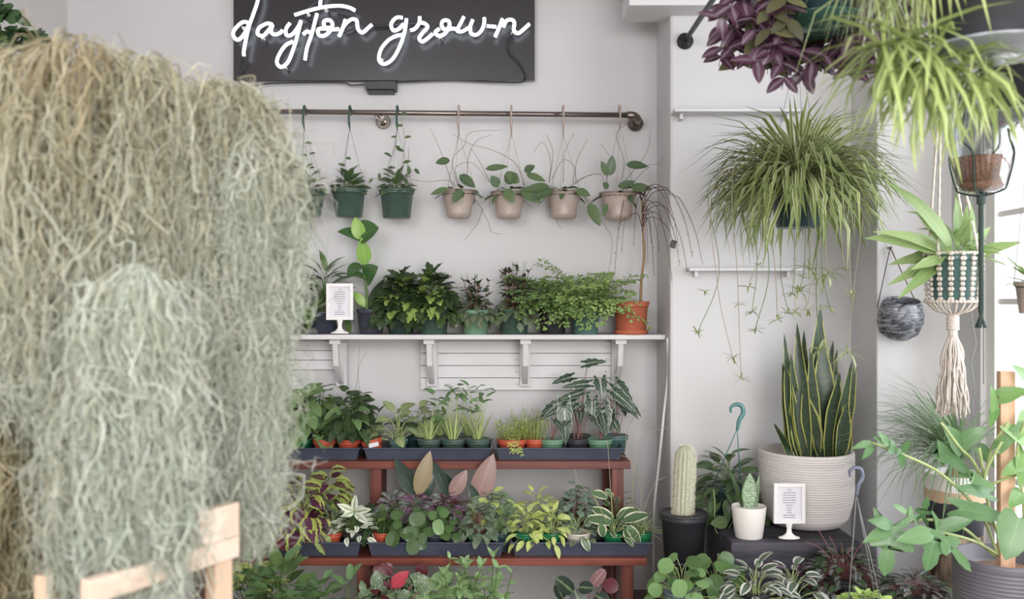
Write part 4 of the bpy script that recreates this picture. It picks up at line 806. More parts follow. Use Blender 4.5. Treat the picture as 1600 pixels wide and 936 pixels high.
# ------------------------------------------------------------------ bottom board
YE = Y3 + .12
def t3(name, lab, px, w_, gen, fm, sm=('green',), pc='green', Y=YE, h=.13): return tp(name, lab, px, 0, w_, Y, Z3 - .007, pc, gen, fm, sm, grp=GT3, h=h)
t3('potted_dieffenbachia', 'light green leafy plant beside the pine rack, bottom board', 392, 50, gc(90, .13, (.02, .23), (.07, .1), .5, OV, el=(-.3, .9), mis=[0, 1], face=.3), ['lime', 'bulb'])
t3('potted_dieffenbachia', 'grey-green paddle-leaved plant on the bottom board', 440, 44, gc(54, .1, (.03, .23), (.07, .1), .5, OV, el=(.0, 1.2), mis=[0, 0, 1], face=.3), ['bulb', 'mid'])
t3('potted_dieffenbachia', 'low light green plant left of the stand leg, bottom board', 500, 44, gc(50, .11, (.0, .17), (.06, .08), .45, OV, el=(-.2, .8)), ['bulb'])
t3('potted_dieffenbachia', 'thin upright plant in front of the stand leg, bottom board', 543, 30, both(gc(10, .04, (.05, .2), (.05, .07), .5, OV), lambda r, f, s, o, b: L2(f, P(546, 906, YE) - b, P(547, 882, YE) - b, S(12, YE), ROUND, bend=.2)), ['bulb'])
def g_beg(r, fm, sm, o, b):
    q = lambda x, y, d=0: P(x, y, YE + d) - b
    for x0, y0, x1, y1, w_, mi, d in ((572, 935, 564, 908, 20, 0, -.03), (590, 935, 588, 893, 34, 0, 0), (612, 918, 637, 893, 22, 1, -.03), (643, 912, 668, 903, 30, 0, -.05), (640, 918, 655, 895, 26, 0, -.03), (652, 925, 672, 912, 24, 0, -.06), (655, 900, 664, 882, 22, 2, .02), (600, 905, 585, 885, 26, 2, .03), (598, 895, 612, 882, 24, 2, .04), (610, 925, 600, 900, 22, 2, .03), (620, 935, 640, 925, 26, 0, -.05), (600, 945, 615, 925, 22, 0, -.06)):
        fm.rv = r.random(); L2(fm, q(x0, y0, d), q(x1, y1, d), S(w_, YE), WING if mi == 0 else OV, (r.uniform(-.3, .3), -1, .35), .3, .15, mi, .03); sm.tube([o, q(x0, y0, d)], .0025, 5, 0)
    clump(r, fm, sm, o, 44, .15, (.02, .17), (.07, .09), .5, WING, (-.5, .6), (.2, .6), mis=[0, 0, 0, 2], face=.4, sr=.002)
t3('potted_begonia', 'white-spotted begonia with one bright red leaf, bottom board', 615, 60, g_beg, ['bego', 'begr', 'begd'], ['red'])
def g_plan(r, fm, sm, o, b): upright(r, fm, sm, o, 8, .1, (.16, .25), 5, (.045, .07), .42, OV, (-.1, .9), (.3, .9), lean=.8, sr=.0025); clump(r, fm, sm, o, 24, .1, (0, .14), (.05, .08), .6, OV, face=.5)
t3('potted_peperomia', 'soft green upright plant right of the begonia, bottom board', 712, 44, g_plan, ['plan'])
t3('potted_peperomia', 'soft green plant with thin tall stems, bottom board centre', 762, 42, g_plan, ['plan'])
t3('potted_peperomia', 'broad pale green leaves between begonia and upright plants', 680, 40, gc(36, .1, (0, .16), (.07, .09), .8, HEART, el=(-.6, .6), face=.8), ['plan'])
def g_mar(r, fm, sm, o, b):
    q = lambda x, y, d=0: P(x, y, YE + d) - b
    for x0, y0, x1, y1, w_, mi in ((895, 925, 872, 905, 24, 0), (897, 922, 912, 950, 26, 0), (925, 915, 943, 892, 20, 1), (905, 918, 925, 918, 20, 0), (880, 935, 870, 915, 18, 0), (948, 905, 960, 925, 24, 2), (930, 930, 950, 940, 22, 0)):
        fm.rv = r.random(); L2(fm, q(x0, y0), q(x1, y1, -.03), S(w_, YE), ROUND, (0, -1, .5), .3, .1, mi); sm.tube([o, q(x0, y0)], .002, 5, 0)
    clump(r, fm, sm, o, 14, .08, (.0, .14), (.05, .07), .6, OV, (-.3, .8), (.3, .8), mi=0)
t3('potted_prayer_plant', 'very dark prayer plant leaves at the right of the bottom board', 905, 46, g_mar, ['mar', 'marr', 'begd'], ['red'], pc='black')

# ------------------------------------------------------------------ right corner
bt = thing('low_bench', 'low brown wooden bench under the right-hand group of plants', 'bench', (P(1190, 900, 3.4).x, 3.35, 0)); bo = bt.location
ZB = .30; bx0, bx1 = (1003 - 800) / F * 3.1 + .05, 1.40
m = MB(bo)
for k in range(4): m.box(bx0, bx1, 2.95 + k * .21, 2.95 + k * .21 + .207, ZB - .035, ZB)
bevel(m.build('bench_top', M_brown, bt, smooth=False), .002)
for x in (bx0 + .03, bx1 - .08):
    for y in (2.98, 3.72): m = MB(bo); m.box(x, x + .05, y, y + .05, 0, ZB - .035); m.build('leg', M_brown, bt, smooth=False)
ZK = P(0, 842, 3.34).z
m = MB(P(1250, 870, 3.5)); a, b = P(1142, 842, 3.3), P(1345, 842, 3.3)
for k in range(3):
    x0 = a.x if k else a.x + .01
    m.box(x0, b.x, 3.3 + (.012 if k == 1 else 0), 3.72, ZB + .0 + k * (ZK - ZB) / 3 + .001, ZB + (k + 1) * (ZK - ZB) / 3 - .002)
tb = m.build('timber_block', M_char, smooth=False); bevel(tb, .008, 3); tag(tb, 'charred dark timber block carrying the large ribbed pot and menu card', 'timber block')
RM = Matrix.Rotation
# cactus
def g_cac(r, fm, sm, o, b):
    n = 22; seg = 44; rows = []; H = P(1072, 695, 3.5).z - b.z - o.z; R_ = S(15.5, 3.5)
    for i in range(n + 1):
        f = i / n; rr = R_ * (.86 + .14 * math.sin(f * 3)) * (1 if f < .82 else math.sqrt(max(0.0, 1 - ((f - .82) / .18) ** 2)) * .98 + .02); row = []
        for k in range(seg):
            a = 2 * PI * k / seg; q = rr * (1 + .1 * math.cos(a * 14)); fm.rv = .5 + .5 * math.cos(a * 14)
            row.append(fm.av(o + Vector((math.cos(a) * q + .012 * f - .004, math.sin(a) * q, f * H)), k, f))
        rows.append(row)
    for a, b_ in zip(rows, rows[1:]):
        for k in range(seg): fm.af((a[k], a[(k+1) % seg], b_[(k+1) % seg], b_[k]))
    fm.af(rows[-1])
t = NT('cactus_skin'); t.setp(Base_Color=t.mix(t.attr('rnd').outputs['Fac'], C('#8d947a'), C('#cfceba')), Roughness=.7); G['cact'] = t.m
M_sp = plain('cactus_spine', '#e6dfca', .7)
def x_cac(t, b, r1, h):
    m = MB(); r = random.Random(4); H = P(1072, 695, 3.5).z - b.z - h * .86; R_ = S(15, 3.5)
    for rib in range(14):
        a = 2 * PI * rib / 14
        for j in range(34):
            f = (j + .5) / 34; rr = R_ * 1.08 * (1 if f < .82 else math.sqrt(max(0, 1 - ((f - .82) / .18) ** 2))); c = Vector((math.cos(a) * rr + .012 * f - .004, math.sin(a) * rr, h * .86 + f * H))
            for k in range(11):
                d = (Vector((math.cos(a), math.sin(a), 0)) * .5 + Vector((r.uniform(-1, 1), r.uniform(-1, 1), r.uniform(-1, 1) + .4 * (f > .8)))).normalized()
                s_ = d.orthogonal().normalized() * .0009; i = [m.av(c - s_), m.av(c + s_), m.av(c + d * r.uniform(.006, .012))]; m.af(i)
    o = m.build('spines', M_sp, t); o['kind'] = 'stuff'
potted('potted_cactus', 'tall white-spined column cactus in a black pot', 'potted plant', 1068, 800, 872, 74, 60, 3.5, 'black', g_cac, ['cact'], soil=M_gravel, fname='cactus_body', extra=x_cac, soilz=.92)
cz = P(0, 872, 3.5).z; m = MB((P(1068, 872, 3.5).x, 3.5, ZB)); c = Vector((P(1068, 872, 3.5).x, 3.5, ZB))
m.lathe([(.001, .0), (.055, .0), (.055, .01), (.03, .02), (.03, cz - ZB - .02), (.075, cz - ZB - .012), (.075, cz - ZB - .001), (.001, cz - ZB - .001)], c, 24)
tag(m.build('pot_stand', M_blackm), 'small black stand carrying the cactus pot on the bench', 'stand')
# leafy hanging plant parked behind the white pot, hook up
def hook_up(px, ytop, ysplit, Y, mat, spread, wmat=None, flip=1):
    def f(t, b, r1, h):
        k = P(px, ysplit, Y) - b; a = S(spread, Y)
        q = lambda dx, y: P(px + dx * flip, y, Y) - b
        H = ysplit - ytop; m = MB()
        m.tube(curve([q(-10, ytop + H * .32), q(-10, ytop + H * .12), q(-2, ytop), q(7, ytop + H * .07), q(9, ytop + H * .35), q(3, ytop + H * .62), q(0, ytop + H)], 6), [S(1.4 + 2.2 * math.sin(i / 36 * 2.6), Y) for i in range(37)], 8)
        ho = m.build('hanger_hook', mat, t)
        for j, (dx, dy) in enumerate(((-a, -.02), (a * .5, -.06), (a * .9, .06))):
            m = MB(); m.tube([k + Vector((0, 0, .004)), Vector((dx, dy, h - .004))], S(.9, Y), 5); m.build('hanger_wire', wmat or mat, ho)
    return f
MTL = plain('teal_hook_plastic', '#4f7f7b', .35)
def g_bush(r, fm, sm, o, b):
    clump(r, fm, sm, o, 120, .15, (-.1, .14), (.07, .1), .42, OV, (-1.0, .8), (.3, 1.0), sr=.0013, face=.3, sy=.7)
    for pts in ([(1115, 765), (1117, 790), (1116, 815), (1120, 832), (1132, 835), (1145, 815)],): vine(r, fm, sm, [P(x, y, 3.5) - b for x, y in pts], (.05, .06), .7, OV, .1, 0, .002, 1)
    L2(fm, P(1138, 815, 3.45) - b, P(1112, 818, 3.42) - b, S(20, 3.45), OV, bend=.2)
GB = potted('hanging_hoya', 'dark glossy leafy plant with a teal hook standing up, beside the cactus', 'hanging plant', 1145, 785, 842, 62, 50, 3.6, 'dkteal', g_bush, ['hoya', 'dark'], ['green', 'pale'], hanger=hook_up(1152, 632, 672, 3.45, MTL, 28, MTL), base=(P(1145, 842, 3.55).x, 3.62, ZK), seed=7)
# white pot with small snake plant
def g_ss(r, fm, sm, o, b):
    q = lambda x, y, d=0: P(x, y, 3.38 + d) - b
    fm.rv = .5; fm.leaf(q(1170, 795), q(1172, 739) - q(1170, 795), Vector((0, -1, .05)), S(56, 3.38), S(26, 3.38), OV, .05, .15, 0)
    fm.rv = .2; fm.leaf(q(1180, 795, .02), q(1186, 742) - q(1180, 795), Vector((-.6, -1, 0)), S(54, 3.38), S(9, 3.38), STRAP, .1, .4, 0)
    fm.rv = .8; fm.leaf(q(1160, 795, .02), q(1140, 732) - q(1160, 795), Vector((.5, -1, 0)), S(68, 3.38), S(8, 3.38), STRAP, .05, .5, 1)
potted('potted_snake_plant', 'small silvery snake plant in a plain white pot', 'potted plant', 1170, 790, 842, 54, 41, 3.38, plain('white_ceramic', '#eae3dc', .45, var=.02), g_ss, ['sanst', 'dark'], style='smooth', soil=M_gravel)
# large ribbed pot with snake plant
Yp = 3.56; b0 = P(1259, 838, 3.56); tpot = thing('potted_snake_plant', 'tall yellow-edged snake plant in the large white ribbed pot', 'potted plant', (b0.x, 3.56, ZK + .001))
R_ = S(72, Yp); Hh = P(0, 703, Yp).z - ZK; pr_ = [(R_ * .62, 0), (R_ * .74, .006), (R_ * .86, .03)]
nb = 26
for i in range(nb + 1):
    f = i / nb; z = .035 + (Hh - .05) * f; w_ = R_ * (.985 * min(1, .885 + .5 * f) if f < .3 else 1.0) ; w_ = R_ * (.88 + .12 * math.sin(min(1, f * 2.2) * PI / 2)); pr_ += [(w_ - .0022, z), (w_ + .001, z + .003), (w_ + .001, z + .007)]
pr_ += [(R_, Hh - .006), (R_ * .99, Hh), (R_ * .93, Hh), (R_ * .92, Hh - .04)]
m = MB(); m.lathe(pr_, n=56); m.build('pot', plain('ribbed_white_ceramic', '#d2cac6', .6, var=.1, nscale=8, stretch=(.3, .3, 6)), tpot)
m = MB(); m.lathe([(R_ * .92, Hh - .045), (R_ * .5, Hh - .035), (.001, Hh - .03)], n=30); m.build('soil', M_soil, tpot)
fm = MB(); r = random.Random(11); bb = tpot.location
SL = [(1243, 1225, 520, 13), (1250, 1228, 550, 14), (1252, 1243, 505, 16), (1262, 1256, 515, 14), (1268, 1265, 545, 14), (1274, 1281, 475, 24), (1280, 1268, 560, 16), (1282, 1288, 530, 26), (1288, 1303, 530, 15), (1292, 1312, 545, 14), (1296, 1325, 560, 14), (1300, 1338, 562, 14), (1240, 1222, 560, 14), (1256, 1234, 585, 18), (1270, 1250, 600, 20), (1290, 1330, 590, 15), (1285, 1310, 580, 18), (1262, 1247, 560, 15), (1275, 1300, 600, 18), (1248, 1236, 600, 17), (1300, 1322, 620, 16), (1278, 1276, 560, 20)]
for i, (x0, x1, y1, w_) in enumerate(SL):
    d0 = r.uniform(-.1, .1); B_ = Vector((P(x0, 712, Yp).x, Yp + d0 * .8, tpot.location.z + Hh - .03)) - bb; x1b = 1222 + (x0 + r.uniform(-3, 3) - 1236) * 1.75
    T_ = P(x1, y1, Yp + d0 * 1.2) - bb; fm.rv = r.random(); fm.leaf(B_, T_ - B_, Vector((r.uniform(-.5, .5), -1, 0)), (T_ - B_).length, S(w_ * 1.5, Yp), STRAP, r.uniform(-.2, .2), r.uniform(.1, .4), 0, .06, nw=1.2)
for i in range(34):
    x0 = 1226 + r.random() * 96; B_ = Vector((P(x0, 712, Yp).x, Yp + r.uniform(-.08, .1), tpot.location.z + Hh - .03)) - bb; T_ = P(1270 + (x0 - 1274) * 1.35, r.uniform(560, 670), Yp) - bb; fm.rv = r.random()
    fm.leaf(B_, T_ - B_, Vector((r.uniform(-.6, .6), -1, 0)), (T_ - B_).length, S(r.uniform(16, 24), Yp), STRAP, r.uniform(-.2, .2), .25, 0, .06, nw=1.2)
fm.build('leaves', G['sans'], tpot)

# front row of the right corner (standing on the bench front)
GF = 'low pots at the front of the right corner'
def fp(name, lab, px, yr, w_, Y, pc, gen, fm, sm=('green',), **k):
    zt = P(px, yr, Y).z; b = (P(px, 0, Y).x, Y, ZB); h = zt - ZB; yb = 468 + (ZC - ZB) * F / Y
    return potted(name, lab, 'potted plant', px, yr, yb, w_, w_ * .75, Y, pc, gen, fm, sm, 'nursery', base=b, group=GF, **k)
fp('potted_coin_plant', 'blue-grey pot of light round coin leaves at the bench corner', 1066, 922, 58, 3.02, 'blue', both(gc(44, .12, (-.01, .14), (.038, .055), 1.0, ROUND, el=(-1.1, .2), bend=(.1, .3), sr=.0014, mis=[0, 1, 1], face=1.0), lambda r, f, s, o, b: L2(f, P(1063, 905, 2.9) - b, P(1060, 933, 2.9) - b, S(25, 2.9), ROUND, bend=.1, mi=1)), ['pilea', 'pileal'], ['pale'])
fp('potted_coin_plant', 'dark blue pot of large dark coin leaves behind the blue-grey pot', 1118, 915, 50, 3.14, 'dkteal', gc(30, .11, (.0, .15), (.05, .066), 1.0, ROUND, el=(-1.2, -.3), bend=(.1, .3), sr=.0014, face=1.4), ['pilea'], ['pale'])
fp('potted_tradescantia', 'black pot of cream-striped dark leaves in front of the timber block', 1180, 924, 44, 3.02, 'black', gc(48, .11, (-.01, .13), (.055, .08), .42, OV, el=(-.6, .9), bend=(.5, 1.2), face=.4), ['vary'], ['pale'])
fp('potted_tradescantia', 'cream-striped leafy plant below the menu card', 1238, 930, 44, 3.08, 'black', gc(50, .11, (-.01, .14), (.055, .08), .42, OV, el=(-.6, .9), bend=(.5, 1.2), mis=[0, 0, 0, 1], face=.4), ['vary', 'trad'], ['pale'])
fp('potted_peperomia', 'dark bronze glossy small-leaved mound right of the timber block', 1318, 900, 60, 3.2, 'black', both(gc(300, .2, (-.02, .12), (.034, .05), .5, OV, el=(-.7, .6), sr=.0007, mis=[0, 0, 1], face=.3), lambda r, f, s, o, b: [s.tube(curve([o, o + Vector((dx * .5, -.02, .12)), o + Vector((dx, -.03, .17 + r.uniform(-.03, .04)))], 4), .0016, 4, 0) for dx in (-.1, -.06, -.02, .02, .07, -.14)]), ['pepr', 'dark'], ['red'])
fp('potted_peperomia', 'dark bronze glossy mound in front of the log stump', 1432, 925, 60, 3.0, 'black', gc(260, .18, (-.03, .09), (.034, .05), .5, OV, el=(-.7, .6), sr=.0007, mis=[0, 0, 1], face=.3), ['pepr', 'dark'], ['red'])
fp('hanging_sedum', 'low lime green small-leaved plant with a grey hook standing up', 1352, 940, 56, 2.9, 'green', gc(150, .12, (-.01, .06), (.022, .034), .8, OVSM, el=(-.3, .9), sr=.0009, face=.3), ['smallg'], ['pale'], hanger=hook_up(1338, 731, 775, 2.9, plain('grey_hook_plastic', '#6e7484', .25), 30, M_wire, 1))
fp('potted_sedum', 'tiny lime plant at the bottom edge between striped plants', 1290, 948, 40, 2.95, 'black', gc(60, .07, (-.01, .04), (.02, .03), .7, OVSM, face=.3), ['smallg'], ['pale'])
# ------------------------------------------------------------------ big spider plant
def ceiling_wires(t, b, r1, h, mat, n=3, top=CEIL, rad=.0012, ph=.4):
    for k in range(n):
        a = ph + k * 2 * PI / n; m = MB(); m.tube([Vector((r1 * math.cos(a), r1 * math.sin(a), h - .004)), Vector((0, 0, h + .5)), Vector((0, 0, top - b.z))], rad, 5); m.build('hanger_wire', mat, t)
    m = MB(); m.lathe([(.001, 0), (.018, 0), (.016, -.012), (.001, -.014)], (0, 0, top - b.z), 14); m.build('ceiling_hook', M_blackm, t)
YSP = 3.35
def g_spider(r, fm, sm, o, b):
    straps(r, fm, o, 420, (.28, .5), (.014, .021), (.5, 1.5), (1.4, 2.9), GRASS, .06, .3, 0, 1.0)
    straps(r, fm, o, 130, (.24, .4), (.014, .02), (1.0, 1.55), (.7, 2.0), GRASS, .06, .3, 0, 1.4)
    straps(r, fm, o, 200, (.28, .44), (.014, .02), (-.1, .9), (1.3, 2.1), GRASS, .07, .3, 0, .8)
    q = lambda x, y, d=0: P(x, y, YSP + d) - b
    babies = [(1158, 592, 1150, 300), (1180, 515, 1190, 330), (1145, 560, 1120, 330), (1090, 520, 1112, 330), (1215, 500, 1200, 340), (1232, 490, 1230, 350), (1243, 488, 1250, 350), (1238, 460, 1240, 350), (1262, 485, 1262, 350), (1280, 548, 1275, 350), (1324, 550, 1345, 330), (1296, 480, 1285, 350), (1170, 448, 1200, 320), (1175, 487, 1178, 330), (1330, 460, 1335, 330), (1250, 455, 1256, 350), (1318, 420, 1320, 300), (1265, 420, 1260, 360), (1290, 430, 1290, 350)]
    for i, (x, y, x0, y0) in enumerate(babies):
        pts = [o + Vector((0, 0, .02)), q(x0, y0 - 50, r.uniform(-.15, .02)), q(x0 + r.uniform(-12, 12), (y0 + y) / 2, -.05), q(x, y, -.05 + r.uniform(-.08, .08))]
        sm.tube(curve(pts, 6), .0015, 4, i % 2)
        e = q(x, y, -.05); big = i in (9, 10, 15, 17, 18)
        straps(r, fm, e, 14 if big else 9, (.05, .11) if big else (.025, .045), (.006, .009), (-.6, 1.0), (.8, 2.0) if big else (.2, .9), GRASS, .004, .3, 0)
        if i % 3 == 0: straps(r, fm, q((x0 + x) / 2, (y0 + y) / 2 + 30, -.05), 6, (.02, .035), (.005, .007), (-.8, .8), (.2, .8), GRASS, .003, .3, 0)
potted('hanging_spider_plant', 'huge striped spider plant spilling from a teal hanging pot with runners', 'hanging plant', 1247, 280, 356, 96, 66, YSP, 'dkteal', g_spider, ['spidc'], ['dry', 'green'], extra=lambda t, b, r1, h: ceiling_wires(t, b, r1, h, M_wire))
# purple trailing plant
YT = 2.2
def g_trad(r, fm, sm, o, b):
    q = lambda x, y, d=0: P(x, y, YT + d) - b
    for i in range(84):
        az = r.uniform(-PI * .25, PI * 1.25); rr = r.uniform(.1, .26); drop = r.uniform(-.02, .14)
        pts = [o + vec(az, 0) * .06, o + vec(az, 0) * .11 + Vector((0, 0, .03)), o + vec(az, 0) * (.09 + rr * .5) + Vector((0, 0, -.04)), o + vec(az, 0) * rr + Vector((0, 0, -.13 - drop * .5))]
        vine(r, fm, sm, pts, (.042, .066), .52, OV, .034, 0 if i % 5 < 3 else 1, .0016, 0, both=True, n=6)
    for pts in ([(1205, 20), (1212, 70), (1225, 110), (1222, 140)], [(1190, -10), (1175, 30), (1190, 80), (1178, 100)], [(1300, 60), (1285, 90), (1255, 105), (1260, 130)], [(1180, -20), (1150, 0), (1130, 25), (1110, 30)], [(1200, 0), (1215, 50), (1200, 85)], [(1330, 30), (1335, 80), (1330, 120)], [(1340, 20), (1370, 60), (1365, 110)]):
        vine(r, fm, sm, [q(x, y, -.08) for x, y in pts], (.042, .066), .52, OV, .034, 0, .0018, 0, both=True, n=6)
def x_tr(t, b, r1, h):
    tg2 = NT('clear_green_saucer'); tg2.setp(Base_Color=C('#3f6e60'), Roughness=.12); tg2.b.inputs['Transmission Weight'].default_value = .45
    m = MB(); m.lathe([(.001, -.014), (r1 * .62, -.014), (r1 * .9, -.004), (r1 * 1.08, .014), (r1 * 1.1, .017), (r1 * 1.02, .013), (.03, -.006)], n=36); m.build('saucer', tg2.m, t)
    ceiling_wires(t, b, r1, h, M_wire)
potted('hanging_tradescantia', 'purple-leaved trailing plant in a hanging pot with clear green saucer', 'hanging plant', 1281, -55, 42, 124, 84, YT, 'dkteal', g_trad, ['trad', 'tradg'], ['purple'], extra=x_tr)
# foreground spider plant, upper right
YF = 1.5
def g_fore(r, fm, sm, o, b):
    straps(r, fm, o, 150, (.22, .36), (.008, .013), (.5, 1.4), (2.2, 3.2), GRASS, .05, .3, 0, .9, azc=PI * .95, azs=1.1)
    straps(r, fm, o, 60, (.3, .44), (.009, .014), (.1, 1.3), (1.9, 2.8), GRASS, .05, .3, 0, 1.1)
    for (x, y) in ((1440, 120), (1400, 100), (1420, 60), (1470, 130), (1380, 70), (1540, 120), (1500, 110), (1455, 90)):
        p = P(x, y, YF + r.uniform(-.06, .1)) - b; sm.tube(curve([o, P(x, -60, YF) - b, p], 5), .0018, 4, 0)
        straps(r, fm, p, 26, (.1, .19), (.007, .011), (-.9, .9), (.6, 1.9), GRASS, .01, .3, 0, 1.0)
def x_plate(t, b, r1, h):
    tg3 = NT('clear_plastic_saucer_' + str(len(bpy.data.materials))); tg3.setp(Base_Color=C('#c9ced4'), Roughness=.1); tg3.b.inputs['Transmission Weight'].default_value = .6
    m = MB(); m.lathe([(.001, -.008), (r1 * .8, -.008), (r1 * .96, .006), (r1 * .98, .006), (r1 * .8, -.003)], n=36); m.build('saucer', tg3.m, t)
    ceiling_wires(t, b, r1, h, M_wire)
potted('hanging_spider_plant', 'nearest spider plant in a black hanging pot at the upper right corner', 'hanging plant', 1548, -110, 80, 200, 168, YF, 'black', g_fore, ['spidb'], ['pale'], extra=x_plate)
potted('hanging_spider_plant', 'second dark hanging pot below and behind the nearest spider plant', 'hanging plant', 1622, 60, 182, 180, 150, 2.0, 'black', lambda r, f, s, o, b: straps(r, f, o, 70, (.2, .34), (.008, .012), (.1, 1.3), (1.6, 2.7), GRASS, .05, .3, 0), ['spidb'], extra=x_plate)

# ------------------------------------------------------------------ things hanging by the window
cordm = plain('dark_green_cord', '#3b4a44', .8, nscale=300, bump=.4); ropem = plain('natural_cotton_rope', '#e3d8cc', .9, nscale=260, bump=.6)
YG = 2.4; tb_ = P(1533, 300, YG); tt = thing('glass_terrarium', 'clear glass bowl half full of brown grit hanging in green cord', 'terrarium', tb_)
R_ = S(46, YG); Hh = S(132, YG)
glt = NT('clear_glass'); tr = glt.n('ShaderNodeBsdfTransparent'); gl = glt.n('ShaderNodeBsdfGlossy'); gl.inputs['Roughness'].default_value = .03
lw = glt.n('ShaderNodeLayerWeight'); lw.inputs[0].default_value = .25; mx = glt.n('ShaderNodeMixShader'); glt.l(lw.outputs['Facing'], mx.inputs[0]); glt.l(tr.outputs[0], mx.inputs[1]); glt.l(gl.outputs[0], mx.inputs[2])
tr.inputs[0].default_value = C('#eceeee'); glt.l(mx.outputs[0], glt.out.inputs[0])
pf = [(.001, 0), (R_ * .62, 0), (R_ * .8, Hh * .08), (R_, Hh * .42), (R_ * .99, Hh * .6), (R_ * .86, Hh * .95), (R_ * .84, Hh)]
m = MB(); m.lathe(pf[:-1] + [pf[-1], (R_ * .81, Hh), (R_ * .95, Hh * .58), (R_ * .96, Hh * .42), (R_ * .76, Hh * .1), (.001, .004)], n=36); m.build('glass_bowl', glt.m, tt)
m = MB(); m.lathe([(.001, .006), (R_ * .58, .006), (R_ * .77, Hh * .12), (R_ * .95, Hh * .40), (R_ * .6, Hh * .42), (.001, Hh * .43)], n=32); m.build('grit_layer', plain('brown_grit', '#b98f78', .9, nscale=240, col2='#8d6552', bump=.7), tt)
for k in range(4):
    a = .5 + k * PI / 2; m = MB(); pts = [Vector((0, 0, -.012))] + [Vector((math.cos(a + (.35 if i < 3 else 0)) * rr * 1.02, math.sin(a + (.35 if i < 3 else 0)) * rr * 1.02, z)) for i, (rr, z) in enumerate(pf[1:6])] + [Vector((math.cos(a) * R_ * .6, math.sin(a) * R_ * .6, Hh * 1.5)), Vector((0, 0, Hh * 2.6)), Vector((0, 0, CEIL - tb_.z))]
    m.tube(curve(pts, 4), .0026, 6); m.build('cord', cordm, tt)
m = MB()
for k in range(5):
    a = k * 1.26; m.tube(curve([Vector((.003 * math.cos(a + j), .003 * math.sin(a + j), -.01 - j * .034 * S(200, YG) / .34)) for j in range(10)] + [Vector((.012 * math.cos(a), .012 * math.sin(a), -S(212, YG)))], 3), .0038, 6)
m.lathe([(.006, -.035), (.011, -.03), (.011, -.01), (.006, 0)], n=12); m.build('cord_tail', cordm, tt)
# macrame plant hanger with bird's nest fern
YM = 2.85
def g_nest(r, fm, sm, o, b):
    q = lambda x, y, d=0: P(x, y, YM + d) - b
    for x0, y0, x1, y1, w_, bd in ((1490, 395, 1432, 275, 24, .9), (1485, 395, 1376, 352, 36, .6), (1495, 395, 1500, 300, 20, .2), (1505, 395, 1455, 300, 18, 1.2), (1512, 395, 1512, 320, 22, .1), (1520, 395, 1520, 315, 20, .1), (1480, 400, 1400, 340, 22, .7), (1490, 400, 1395, 400, 24, .6), (1485, 402, 1400, 430, 22, .5), (1500, 400, 1560, 345, 16, .5), (1510, 402, 1595, 372, 20, .4), (1478, 402, 1412, 455, 20, .3), (1475, 402, 1430, 415, 18, .3), (1510, 402, 1580, 400, 16, .5), (1490, 400, 1440, 330, 24, .3)):
        fm.rv = r.random(); L2(fm, q(x0, y0, r.uniform(-.05, .05)), q(x1, y1, r.uniform(-.2, .06)), S(w_, YM), LANCE, (r.uniform(-.4, .4), -1, .6), bd, .15, 0, .03)
    clump(r, fm, sm, o, 26, .07, (.0, .08), (.07, .12), .25, LANCE, (-.3, 1.1), (.4, 1.3), sr=0)
